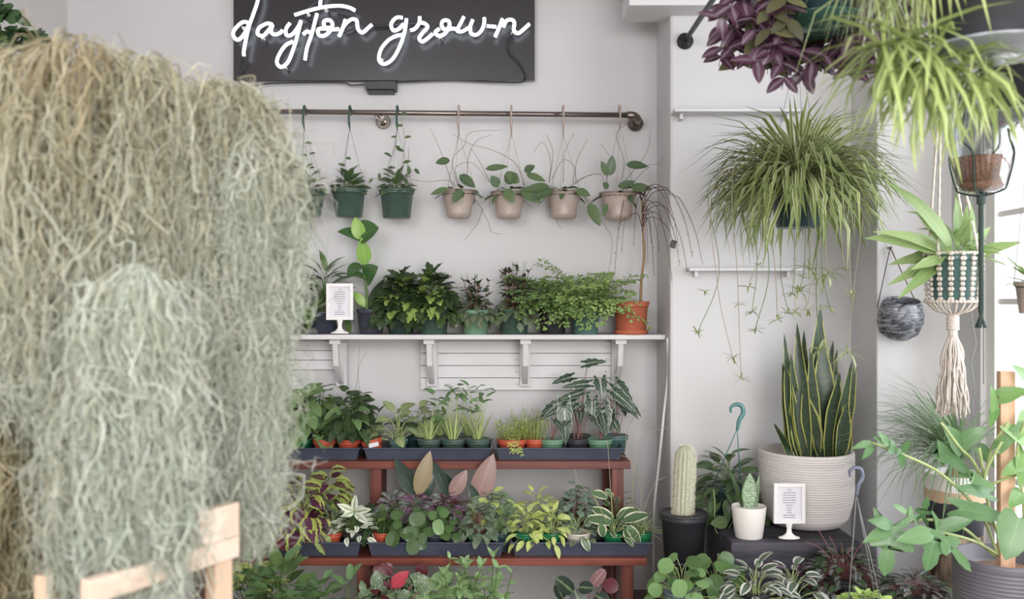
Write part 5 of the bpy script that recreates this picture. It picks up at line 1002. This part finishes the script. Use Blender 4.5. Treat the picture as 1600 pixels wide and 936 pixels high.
def x_mac(t, b, r1, h):
    zt = h + .0; rr = r1 * 1.12; m = MB(); cols = 15
    for k in range(cols):
        a = 2 * PI * k / cols
        for j in range(10):
            z = h * (.98 - j * .105); w_ = .0068 * (1 if j % 2 else .8); rad = r1 * (1.1 - .015 * j)
            for s_ in (-1, 1):
                aa = a + s_ * .045 * (1 if j % 2 else .6); c = Vector((math.cos(aa) * rad, math.sin(aa) * rad, z))
                m.tube([c + Vector((math.cos(aa) * .002, math.sin(aa) * .002, -.006)), c + Vector((math.cos(aa) * .004, math.sin(aa) * .004, 0)), c + Vector((math.cos(aa) * .002, math.sin(aa) * .002, .006))], [w_ * .5, w_, w_ * .5], 6)
    for j in (0, 9.6): 
        z = h * (.98 - j * .105)
        for k in range(46): a = 2 * PI * k / 46; c = Vector((math.cos(a) * r1 * 1.1, math.sin(a) * r1 * 1.1, z)); m.tube([c - Vector((-math.sin(a), math.cos(a), 0)) * .006, c + Vector((0, 0, .003)), c + Vector((-math.sin(a), math.cos(a), 0)) * .006], [.003, .0055, .003], 5)
    hb = m.build('rope_basket', ropem, t)
    m = MB(); zb = -S(24, YM)
    for k in range(20): a = 2 * PI * k / 20; m.tube(curve([Vector((math.cos(a) * r1 * 1.08, math.sin(a) * r1 * 1.08, 0)), Vector((math.cos(a) * r1 * .7, math.sin(a) * r1 * .7, zb * .6)), Vector((math.cos(a) * .012, math.sin(a) * .012, zb)), Vector((math.cos(a) * .011, math.sin(a) * .011, zb - S(34, YM)))], 4), .0035, 5)
    for j in range(7): m.tube([Vector((.016 * math.cos(q * .7), .016 * math.sin(q * .7), zb - .004 - j * .006)) for q in range(10)], .0035, 5)
    m.build('gathered_cords', ropem, hb)
    m = MB(); r = random.Random(3); z0 = zb - S(34, YM); L_ = S(118, YM)
    for k in range(110):
        a = r.random() * 6.28; rr_ = r.random() ** .5 * S(25, YM); LL = L_ * r.uniform(.82, 1.05)
        pts = [Vector((math.cos(a) * .010, math.sin(a) * .010, z0 + .01))] + [Vector((math.cos(a) * rr_ * (.45 + .55 * f) + r.uniform(-.006, .006), math.sin(a) * rr_ * (.45 + .55 * f) + r.uniform(-.006, .006), z0 - LL * f)) for f in (.2, .4, .6, .8, 1)]
        m.tube(curve(pts, 3), .0024, 4)
    o = m.build('tassel', ropem, hb); o['kind'] = 'stuff'
    for k in range(4):
        a = .6 + k * PI / 2; m = MB(); top = Vector((-.06, -.05, CEIL - b.z)); st_ = Vector((math.cos(a) * r1 * 1.1, math.sin(a) * r1 * 1.1, h)); kn = Vector((-.052, -.03, h + .55))
        pts = [st_.lerp(kn, f) + Vector((0, 0, 0)) for f in (0, .25, .5, .75, 1)] + [top]
        c = curve(pts, 8); m.tube(c, [.0032 + .0016 * (i % 2) for i in range(len(c))], 6); m.build('hanger_rope', ropem, t)
potted('macrame_hanging_plant', 'white knotted rope hanger with tassel holding a leafy teal pot', 'hanging plant', 1489, 396, 470, 74, 62, YM, 'teal', g_nest, ['nest'], extra=x_mac)
# wall bowl
YBW = 3.49; wb = P(1403, 529, YBW); tw = thing('wall_bowl_planter', 'marbled grey round bowl hanging from a nail on the white pier', 'wall planter', wb)
R_ = S(35, YBW); t = NT('marbled_grey_ceramic'); nz = t.noise(6, t.scalev(t.objco(), (3, 3, 9)), 5, 2.0); t.setp(Base_Color=t.mix(t.step(nz, .35, .65), C('#3d3e44'), C('#8d8e94')), Roughness=.22); 
tl = RM(.28, 3, 'X'); m = MB()
m.lathe([(.001, 0), (R_ * .5, .002), (R_ * .85, R_ * .3), (R_, R_ * .8), (R_ * .98, R_ * 1.25), (R_ * .82, R_ * 1.72), (R_ * .76, R_ * 1.78), (R_ * .74, R_ * 1.7), (R_ * .92, R_ * 1.2), (R_ * .93, R_ * .8), (R_ * .6, R_ * .3), (.001, R_ * .12)], n=36, sy=.85, rot=tl); m.build('bowl', t.m, tw)
nail = P(1391, 387, YBW + .07) - wb
for s_ in (-1, 1):
    m = MB(); m.tube([nail, Vector((s_ * R_ * .93, .0, R_ * 1.35))], .0022, 5); m.build('cord', plain('leather_cord', '#6b5c55', .7) if s_ < 0 else bpy.data.materials['leather_cord'], tw)
m = MB(); m.tube([nail + Vector((0, -.012, 0)), nail + Vector((0, .02, 0))], .004, 8); m.build('nail', M_steel, tw)
# string lights wire at the window
m = MB(); r = random.Random(8)
m.tube(curve([P(1521 + r.uniform(-4, 4), y, 3.1) for y in range(-200, 900, 32)], 4), .0016, 5)
for y in range(-180, 880, 62): c = P(1521 + r.uniform(-4, 4), y, 3.09); m.tube([c, c + Vector((.004, 0, -.01))], [.0028, .0012], 5)
tag(m.build('string_lights', plain('silver_wire', '#8c8c90', .4)), 'thin wire of tiny string lights hanging down in front of the window edge', 'string lights')
m = MB(); m.tube([P(1537, -260, 3.1), P(1537, 600, 3.1)], .0018, 5); tag(m.build('window_cord', M_wire), 'straight thin cord hanging beside the string lights', 'cord')

# ------------------------------------------------------------------ ponytail palm on the log
YQ = 3.15; lb = P(1492, 832, YQ); R_ = S(41, YQ)
t = NT('bark'); nz = t.noise(1.0, t.scalev(t.objco(), (38, 38, 9)), 6, .8); t.setp(Base_Color=t.mix(t.step(nz, .35, .65), C('#3b2c22'), C('#94816c')), Roughness=.9); t.bump(nz, .8, .01); M_bark = t.m
m = MB((lb.x, YQ, 0)); rr = random.Random(2); rows = []
for i in range(14):
    z = lb.z * i / 13; row = []
    for k in range(40): a = 2 * PI * k / 40; q = R_ * (1 + .05 * math.sin(a * 3 + 1) + .03 * math.sin(a * 11 + i * .2) + rr.uniform(-.015, .015)); row.append(m.av((lb.x + math.cos(a) * q, YQ + math.sin(a) * q, z)))
    rows.append(row)
for a, b in zip(rows, rows[1:]):
    for k in range(40): m.af((a[k], a[(k+1) % 40], b[(k+1) % 40], b[k]))
m.af(rows[-1]); m.af(rows[0][::-1]); tag(m.build('log_stump', M_bark), 'bark-covered log stump carrying the white and black striped pot', 'log stump')
t = NT('banded_pot'); sp = t.n('ShaderNodeSeparateXYZ'); t.l(t.objco(), sp.inputs[0]); z = sp.outputs[2]; wz = t.m2('ADD', z, t.m2('MULTIPLY', t.noise(7, None, 1), .012))
c = t.mix(t.step(wz, .119, .121), C('#2e2f36'), C('#c9a98c')); c = t.mix(t.step(wz, .158, .16), c, C('#e6e1dc')); t.setp(Base_Color=c, Roughness=.6)
def g_pony(r, fm, sm, o, b):
    top = o + Vector((.01, 0, .07)); m_ = [(.03, .0), (.035, .01), (.025, .035), (.014, .05), (.013, .07)]
    sm.lathe(m_, o, 14)
    straps(r, fm, top, 210, (.3, .5), (.004, .0065), (.3, 1.4), (.8, 2.2), GRASS, .012, .3, 0, 1.2, azc=PI, azs=1.3)
    straps(r, fm, top, 90, (.2, .38), (.004, .0065), (.3, 1.5), (.6, 2.0), GRASS, .012, .3, 0, 1.2)
potted('potted_ponytail_palm', 'wispy thin-leaved palm in a white, tan and black banded pot', 'potted plant', 1492, 738, 831, 92, 80, YQ, t.m, g_pony, ['pony'], ['tan'], style='smooth', base=(lb.x, YQ, lb.z + .001))

# ------------------------------------------------------------------ philodendron with stake in grey ribbed pot
YL = 2.55; zt = P(0, 868, YL).z; px_ = 1570; hb = .26; b0 = Vector((P(px_, 0, YL).x, YL, zt - hb)); tp_ = thing('potted_philodendron', 'lobed-leaf climbing plant with wooden stake in a grey ribbed pot', 'potted plant', b0)
R_ = S(76, YL); pr_ = [(R_ * .8, 0)]
for i in range(22): z = .006 + (hb - .02) * i / 22; w_ = R_ * (.82 + .17 * math.sin(min(1, i / 16) * PI / 2)); pr_ += [(w_ - .003, z), (w_, z + .003), (w_, z + .008)]
pr_ += [(R_, hb - .008), (R_ * .99, hb), (R_ * .93, hb), (R_ * .92, hb - .04)]
m = MB(); m.lathe(pr_, n=48); m.build('pot', plain('grey_ribbed_plastic', '#6b686f', .45, var=.15, nscale=6), tp_)
m = MB(); m.lathe([(R_ * .92, hb - .045), (R_ * .5, hb - .037), (.001, hb - .035)], n=30); m.build('soil', M_gravel, tp_)
q = lambda x, y, d=0: P(x, y, YL + d) - b0
a, b = q(1560, 870), q(1583, 580); m = MB(); m.box(a.x, b.x, -.012, .012, a.z - .04, b.z); bevel(m.build('wooden_stake', wood('stake_wood', '#dbb597', '#c09472', 2, .6, 26), tp_, smooth=False), .001)
fm, sm = MB(), MB(); r = random.Random(21)
for (x0, y0, x1, y1, w_, sh_, d) in ((1405, 708, 1372, 682, 24, PEDAT, -.1), (1362, 690, 1334, 699, 11, LANCE, -.1), (1364, 694, 1350, 716, 12, LANCE, -.1), (1390, 700, 1378, 676, 14, LANCE, -.1), (1410, 705, 1420, 690, 12, LANCE, -.1), (1408, 708, 1410, 730, 12, LANCE, -.1),
    (1392, 822, 1383, 900, 58, PEDAT, -.15), (1395, 825, 1352, 845, 20, LANCE, -.15), (1396, 822, 1362, 812, 20, LANCE, -.15), (1405, 830, 1430, 862, 24, LANCE, -.15),
    (1432, 812, 1402, 788, 26, PEDAT, -.1), (1440, 810, 1450, 780, 26, PEDAT, -.1), (1462, 828, 1524, 894, 34, PEDAT, -.2), (1462, 832, 1405, 842, 26, LANCE, -.2), (1460, 838, 1452, 892, 40, WING, -.2), (1466, 824, 1520, 812, 22, LANCE, -.2),
    (1478, 826, 1500, 800, 24, WING, -.1), (1500, 795, 1578, 808, 34, SYNG, -.08), (1545, 770, 1500, 760, 26, SYNG, -.05), (1515, 745, 1555, 760, 20, WING, -.05), (1592, 810, 1574, 874, 54, HEART, -.15), (1560, 700, 1600, 660, 20, HEART, -.05),
    (1500, 700, 1480, 665, 34, HEART, 0), (1505, 690, 1540, 668, 30, SYNG, 0), (1462, 700, 1520, 738, 34, WING, 0), (1500, 735, 1525, 745, 24, WING, 0), (1530, 700, 1556, 728, 26, HEART, .02), (1478, 720, 1470, 690, 22, HEART, 0)):
    fm.rv = r.random(); B_, T_ = q(x0, y0, d), q(x1, y1, d - .03); L2(fm, B_, T_, S(w_, YL), sh_, (r.uniform(-.3, .3), -1, .5), .4, .12, 0, .03)
for pts in ([(1560, 868), (1530, 800), (1470, 740), (1405, 708), (1362, 692)], [(1555, 870), (1500, 822), (1440, 812), (1396, 822)], [(1562, 868), (1520, 845), (1466, 830)], [(1570, 868), (1545, 790), (1540, 740), (1565, 690)], [(1545, 770), (1520, 720), (1500, 700), (1470, 660)], [(1540, 760), (1580, 745), (1620, 735)], [(1580, 868), (1592, 810)], [(1552, 820), (1500, 795)], [(1545, 790), (1530, 700)], [(1590, 868), (1600, 800), (1590, 700), (1610, 640)], [(1540, 745), (1550, 700), (1575, 660)]):
    sm.tube(curve([q(x, y, -.1 * i / len(pts)) for i, (x, y) in enumerate(pts)], 6), .0042, 6, 0)
sm.build('stem', ST['pale'], tp_); fm.build('foliage', G['phil'], tp_)
fm = MB()
for (x0, y0, x1, y1, w_) in ((1562, 620, 1605, 608, 26), (1610, 690, 1572, 665, 34), (1555, 640, 1548, 665, 14), (1602, 650, 1590, 690, 24), (1600, 720, 1570, 740, 24), (1552, 650, 1556, 605, 18), (1612, 600, 1590, 570, 24), (1600, 705, 1598, 760, 28), (1595, 770, 1580, 790, 24)):
    fm.rv = r.random(); L2(fm, q(x0, y0, -.04), q(x1, y1, -.08), S(w_, YL), HEART, (r.uniform(-.4, .4), -1, .5), .4, .15)
fm.build('climbing_leaves', G['pothos'], tp_)
m = MB(b0); m.lathe([(.16, .0), (.17, .0), (.17, b0.z - .004), (.001, b0.z - .004)], (b0.x, b0.y, 0), 30); tag(m.build('round_plinth', M_brown), 'round brown plinth under the grey ribbed pot', 'plinth')
potted('hanging_spider_plant', 'small striped plant hanging at the right edge in front of the window', 'hanging plant', 1618, 440, 490, 60, 46, 2.2, 'tan', lambda r, f, s, o, b: straps(r, f, o, 40, (.08, .16), (.007, .01), (.0, 1.2), (.5, 1.7), GRASS, .01), ['nest'], extra=lambda t, b, r1, h: ceiling_wires(t, b, r1, h, M_wire))

# ------------------------------------------------------------------ left side: pine rack, monstera, dark plant
rk = thing('pine_rack', 'pale pine rack frame under the foreground moss', 'rack', (0, 0, 0)); E = P(367, 868, 1.25); W_ = P(133, 945, 1.049); W_.z = E.z; rk.location = (E.x, E.y, 0)
ax = (E - W_); Lr = ax.length; ax.normalize(); ang = math.atan2(ax.y, ax.x); RZ = RM(ang, 3, 'Z'); O_ = Vector((E.x, E.y, 0))
def rbox(nm, a0, a1, z0, z1, y0=-.009, y1=.009, mat=M_pine):     # along the rack's front edge, a measured back from the right end
    m = MB(O_); c = []
    for z in (z0, z1):
        for y in (y0, y1):
            for a_ in (a0, a1): c.append(O_ + RZ @ Vector((a_, y, 0)) + Vector((0, 0, z)))
    i = [m.av(p) for p in c]
    for f in ((0,2,3,1), (4,5,7,6), (0,1,5,4), (2,6,7,3), (0,4,6,2), (1,3,7,5)): m.af([i[k] for k in f])
    bevel(m.build(nm, mat, rk, smooth=False), .0015)
zr = E.z
rbox('rail', -Lr, 0, zr, zr + .028); rbox('side_board', -.068, 0, zr + .0285, zr + .074); 
rbox('side_rail', -.018, 0, zr, zr + .05, .0095, .2995); rbox('side_rail', -Lr, -Lr + .018, zr - .3, zr - .27, .0205, .2895)
for a_ in (-.034, -Lr + .004): rbox('leg', a_, a_ + .03, 0, zr - .001, .0, .02, M_pinev); rbox('leg', a_, a_ + .03, 0, zr - .001, .29, .31, M_pinev)
rbox('leg', .002, .012, 0, zr + .02, .02, .045, M_pinev)
rbox('slat_shelf', -Lr + .02, -.02, zr - .3, zr - .285, .02, .29, M_brown)
c = P(322, 800, 1.46); m = MB(O_); m.box(c.x - .015, c.x + .015, c.y - .015, c.y + .015, 0, P(0, 190, 1.46).z); m.build('tall_post', M_brown, rk, smooth=False)
m = MB(O_); m.tube([P(-60, 175, 1.40), P(432, 245, 1.44)], .011, 8); m.build('top_rail', M_brown, rk, smooth=False)
c = P(75, 936, 1.15); m = MB((c.x, c.y, 0)); m.box(c.x - .012, c.x + .012, c.y - .012, c.y + .012, 0, P(0, 895, 1.15).z)
lg = m.build('pine_post', M_pinev, smooth=False); bevel(lg, .002); tag(lg, 'pale pine post standing under the moss at lower left', 'post')

def g_mon(r, fm, sm, o, b):
    q = lambda x, y, d=0: P(x, y, 2.6 + d) - b
    for x0, y0, x1, y1, w_ in ((-25, 5, 36, 30, 40), (10, 50, 78, 58, 26), (5, 62, -10, 30, 30), (45, 50, 40, 75, 22), (15, 65, 20, 40, 26), (-10, 80, 30, 72, 40), (-60, 10, -20, -40, 60), (60, 48, 75, 62, 14), (5, 90, -30, 110, 50), (45, 75, 60, 45, 20)):
        fm.rv = r.random(); L2(fm, q(x0, y0, r.uniform(-.05, .05)), q(x1, y1, r.uniform(-.1, .1)), S(w_, 2.6), MONST, (r.uniform(-.4, .4), -1, .4), .4, .1, 0, .02); sm.tube(curve([o, o.lerp(q(x0, y0), .5) + Vector((0, 0, .04)), q(x0, y0)], 5), .003, 5)
    clump(r, fm, sm, o, 16, .2, (-.03, .16), (.1, .15), .8, MONST, (-.6, .6), (.2, .7), sr=.003)
potted('hanging_monstera', 'dark split-leaf monstera at the upper left corner above the moss', 'hanging plant', -40, 95, 190, 90, 70, 2.6, 'black', g_mon, ['monst'], ['green'], extra=lambda t, b, r1, h: ceiling_wires(t, b, r1, h, M_wire))
t_ = potted('potted_rubber_plant', 'dark leafy plant in a black pot in the shade behind the moss', 'potted plant', -10, 800, 900, 120, 100, 1.9, 'black', gc(90, .22, (.0, .5), (.1, .15), .5, OV, el=(-.5, .8)), ['dark'], ['brown'])
lc = t_.location; m = MB(lc); m.lathe([(.09, 0), (.09, lc.z - .002), (.001, lc.z - .002)], (lc.x, lc.y, 0), 24); tag(m.build('round_plinth', M_brown), 'round brown plinth in the lower left corner behind the moss', 'plinth')

# ------------------------------------------------------------------ hanging moss
t = NT('air_plant_moss'); rn = t.attr('rnd').outputs['Fac']; z = t.n('ShaderNodeUVMap'); z.uv_map = 'UVMap'; sp = t.n('ShaderNodeSeparateXYZ'); t.l(z.outputs[0], sp.inputs[0])
c = t.mix(t.step(rn, 0, 1), C('#a5ad99'), C('#d6dbce')); dry_shade = sp.outputs[0]; c = t.mix(dry_shade, c, t.mix(rn, C('#837353'), C('#c2b48f')))  # mixes real dryness and the shade painted into the inner strands
t.setp(Base_Color=c, Roughness=.75); t.b.inputs['Specular IOR Level'].default_value = .2
tr = t.n('ShaderNodeBsdfTranslucent'); t.l(c, tr.inputs[0]); ms = t.n('ShaderNodeMixShader'); ms.inputs[0].default_value = .25; t.l(t.b.outputs[0], ms.inputs[1]); t.l(tr.outputs[0], ms.inputs[2]); t.l(ms.outputs[0], t.out.inputs[0]); M_moss = t.m
def moss(name, label, clumps, seed, rad=.00095, fine=1.0):
    rg = np.random.default_rng(seed); Vs, Fs, Us, Rs = [], [], [], []; base = 0; NSEG = 20
    for (px, py, Y, wx, wy, yb, n, dry, domeh) in clumps:
        n = int(n / fine ** 1.4)
        top = P(px, py, Y); zb = P(px, yb, Y).z; RX, RY = S(wx, Y), wy; H = top.z - zb
        az = rg.uniform(0, 2 * np.pi, n); rho = rg.uniform(.15, 1, n) ** .6; st = rg.beta(1.0, 1.5, n) * .92; Ls = rg.uniform(.08, .40, n) * fine; n_ = n
        ln = np.minimum(Ls, (1 - st) * H * rg.uniform(.8, 1.12, n) + .03); s = np.linspace(0, 1, NSEG)[None, :]
        def surf(zf, rho):           # dome on top, then a hanging curtain
            d = S(domeh, Y) / H; f = np.clip(zf / d, 0, 1); return rho * np.sqrt(np.clip(1 - (1 - f) ** 2, 0, 1)) * (1 - .18 * np.clip(zf - .75, 0, 1) / .25)
        zf = st[:, None] + ln[:, None] * s / H; rr = surf(zf, rho[:, None])
        jx = rg.normal(0, .004, n)[:, None]
        lump = 1 + .20 * np.sin(az[:, None] * 4 + np.sin(zf * H * 9 + px) + seed) + .13 * np.sin(az[:, None] * 9 - zf * H * 12 + 1.3)
        x = top.x + np.cos(az)[:, None] * RX * rr * lump + jx; y = top.y + np.sin(az)[:, None] * RY * rr * lump; zz = top.z - zf * H
        amp = rg.gamma(2.2, .0034, n)[:, None] * np.minimum(1, s * 4 + .3)
        for k, wv in ((.7, 1.3), (1.7, .9), (3.6, .55), (7.5, .22)):
            w2 = rg.uniform(.6, 1.5, n)[:, None] * k * 2 * np.pi * ln[:, None] / .22; p1 = rg.uniform(0, 6.28, n)[:, None]; p2 = rg.uniform(0, 6.28, n)[:, None]; p3 = rg.uniform(0, 6.28, n)[:, None]
            x = x + amp * wv * np.sin(w2 * s + p1); y = y + amp * wv * np.sin(w2 * s + p2); zz = zz + amp * wv * 1.1 * np.sin(w2 * s * 1.2 + p3)
        stray = (rg.random(n) < .16)[:, None]; out = s ** 1.3 * rg.uniform(.01, .06, n)[:, None] * stray; x = x + np.cos(az)[:, None] * out; y = y + np.sin(az)[:, None] * out; zz = zz + out * .8
        curl = (rg.random(n) < .6)[:, None] * np.clip(s - .65, 0, 1) * 3; cr = rg.uniform(.004, .013, n)[:, None]; sg = np.sign(rg.random(n) - .5)[:, None]
        x = x + sg * cr * (1 - np.cos(curl * 5)); zz = zz + cr * np.sin(curl * 5) + curl * ln[:, None] * .2
        pts = np.stack([x, y, zz], -1); tng = np.gradient(pts, axis=1); tng /= np.linalg.norm(tng, axis=2, keepdims=True) + 1e-9
        ref = np.zeros_like(tng); ref[..., 1] = 1; u = np.cross(tng, ref); u /= np.linalg.norm(u, axis=2, keepdims=True) + 1e-6; v = np.cross(tng, u)
        rd = (rad * rg.uniform(.5, 1.7, n)[:, None] * (1 - .5 * s))[..., None]
        ring = [pts + rd * (math.cos(a) * u + math.sin(a) * v) for a in (0, 2.0944, 4.18879)]
        V = np.stack(ring, 2).reshape(-1, 3); Vs.append(V)
        sid = (np.arange(n) * NSEG * 3)[:, None, None]; j = (np.arange(NSEG - 1) * 3)[None, :, None]; k = np.arange(3)[None, None, :]; k2 = (k + 1) % 3
        f = np.stack([sid + j + k, sid + j + k2, sid + j + 3 + k2, sid + j + 3 + k], -1).reshape(-1, 4) + base; Fs.append(f); base += len(V)
        dv = np.clip(dry[0] + (dry[1] - dry[0]) * zf + .5 * np.clip(.75 - rho[:, None], 0, 1) + rg.normal(0, .16, n)[:, None], 0, 1); Us.append(np.repeat(dv.reshape(-1), 3)); Rs.append(np.repeat(np.repeat(rg.random(n), NSEG), 3))  # dryness by height, plus inner strands browned to paint the shade of the hollows
    V = np.concatenate(Vs); Fq = np.concatenate(Fs); Uq = np.concatenate(Us); Rq = np.concatenate(Rs); org = V.mean(0); org[2] = V[:, 2].max()
    me = bpy.data.meshes.new(name); me.vertices.add(len(V)); me.vertices.foreach_set('co', (V - org).astype(np.float32).ravel()); me.loops.add(Fq.size); me.polygons.add(len(Fq))
    me.loops.foreach_set('vertex_index', Fq.ravel().astype(np.int32)); me.polygons.foreach_set('loop_start', (np.arange(len(Fq)) * 4).astype(np.int32)); me.polygons.foreach_set('use_smooth', np.ones(len(Fq), dtype=bool))
    me.update(calc_edges=True); ul = me.uv_layers.new(name='UVMap'); ul.data.foreach_set('uv', np.stack([Uq, Uq], -1)[Fq.ravel()].astype(np.float32).ravel())
    at = me.attributes.new('rnd', 'FLOAT', 'POINT'); at.data.foreach_set('value', Rq.astype(np.float32)); me.materials.append(M_moss)
    o = bpy.data.objects.new(name, me); COL.objects.link(o); o.location = org; tag(o, label, 'hanging moss', 'hanks of hanging moss', 'stuff'); return o
# (px, top py, depth, half width px, half depth m, bottom py, strands, (dry at top, dry at bottom), dome height px)
moss('spanish_moss', 'tall grey-green moss hank falling behind the pine rack, its dry top straw coloured', [(125, 66, 1.30, 132, .12, 640, 3000, (.9, .2), 90), (190, 330, 1.30, 92, .1, 880, 2000, (.4, .0), 120), (232, 88, 1.33, 82, .1, 860, 2400, (.65, .0), 80)], 1)
moss('spanish_moss', 'dark straw-brown moss hank at the left edge of the picture', [(30, 85, 1.42, 100, .12, 960, 2400, (1.2, .8), 120), (-50, 200, 1.35, 90, .1, 980, 1500, (1.0, .8), 120)], 2)
moss('spanish_moss', 'pale green moss hank at the right, its side edge beside the hanging pots', [(355, 128, 1.42, 80, .1, 560, 2000, (.6, .1), 110), (405, 200, 1.40, 56, .08, 500, 1200, (.35, .0), 120), (360, 300, 1.40, 60, .1, 815, 2000, (.3, .0), 110), (392, 480, 1.38, 34, .07, 835, 900, (.1, .0), 90)], 3, .00078, .6)
moss('spanish_moss', 'nearest pale moss hank hanging in front of the pine rack', [(215, 415, 1.16, 76, .07, 905, 2600, (.12, .0), 120), (165, 560, 1.2, 58, .08, 930, 1300, (.3, .2), 120)], 4)
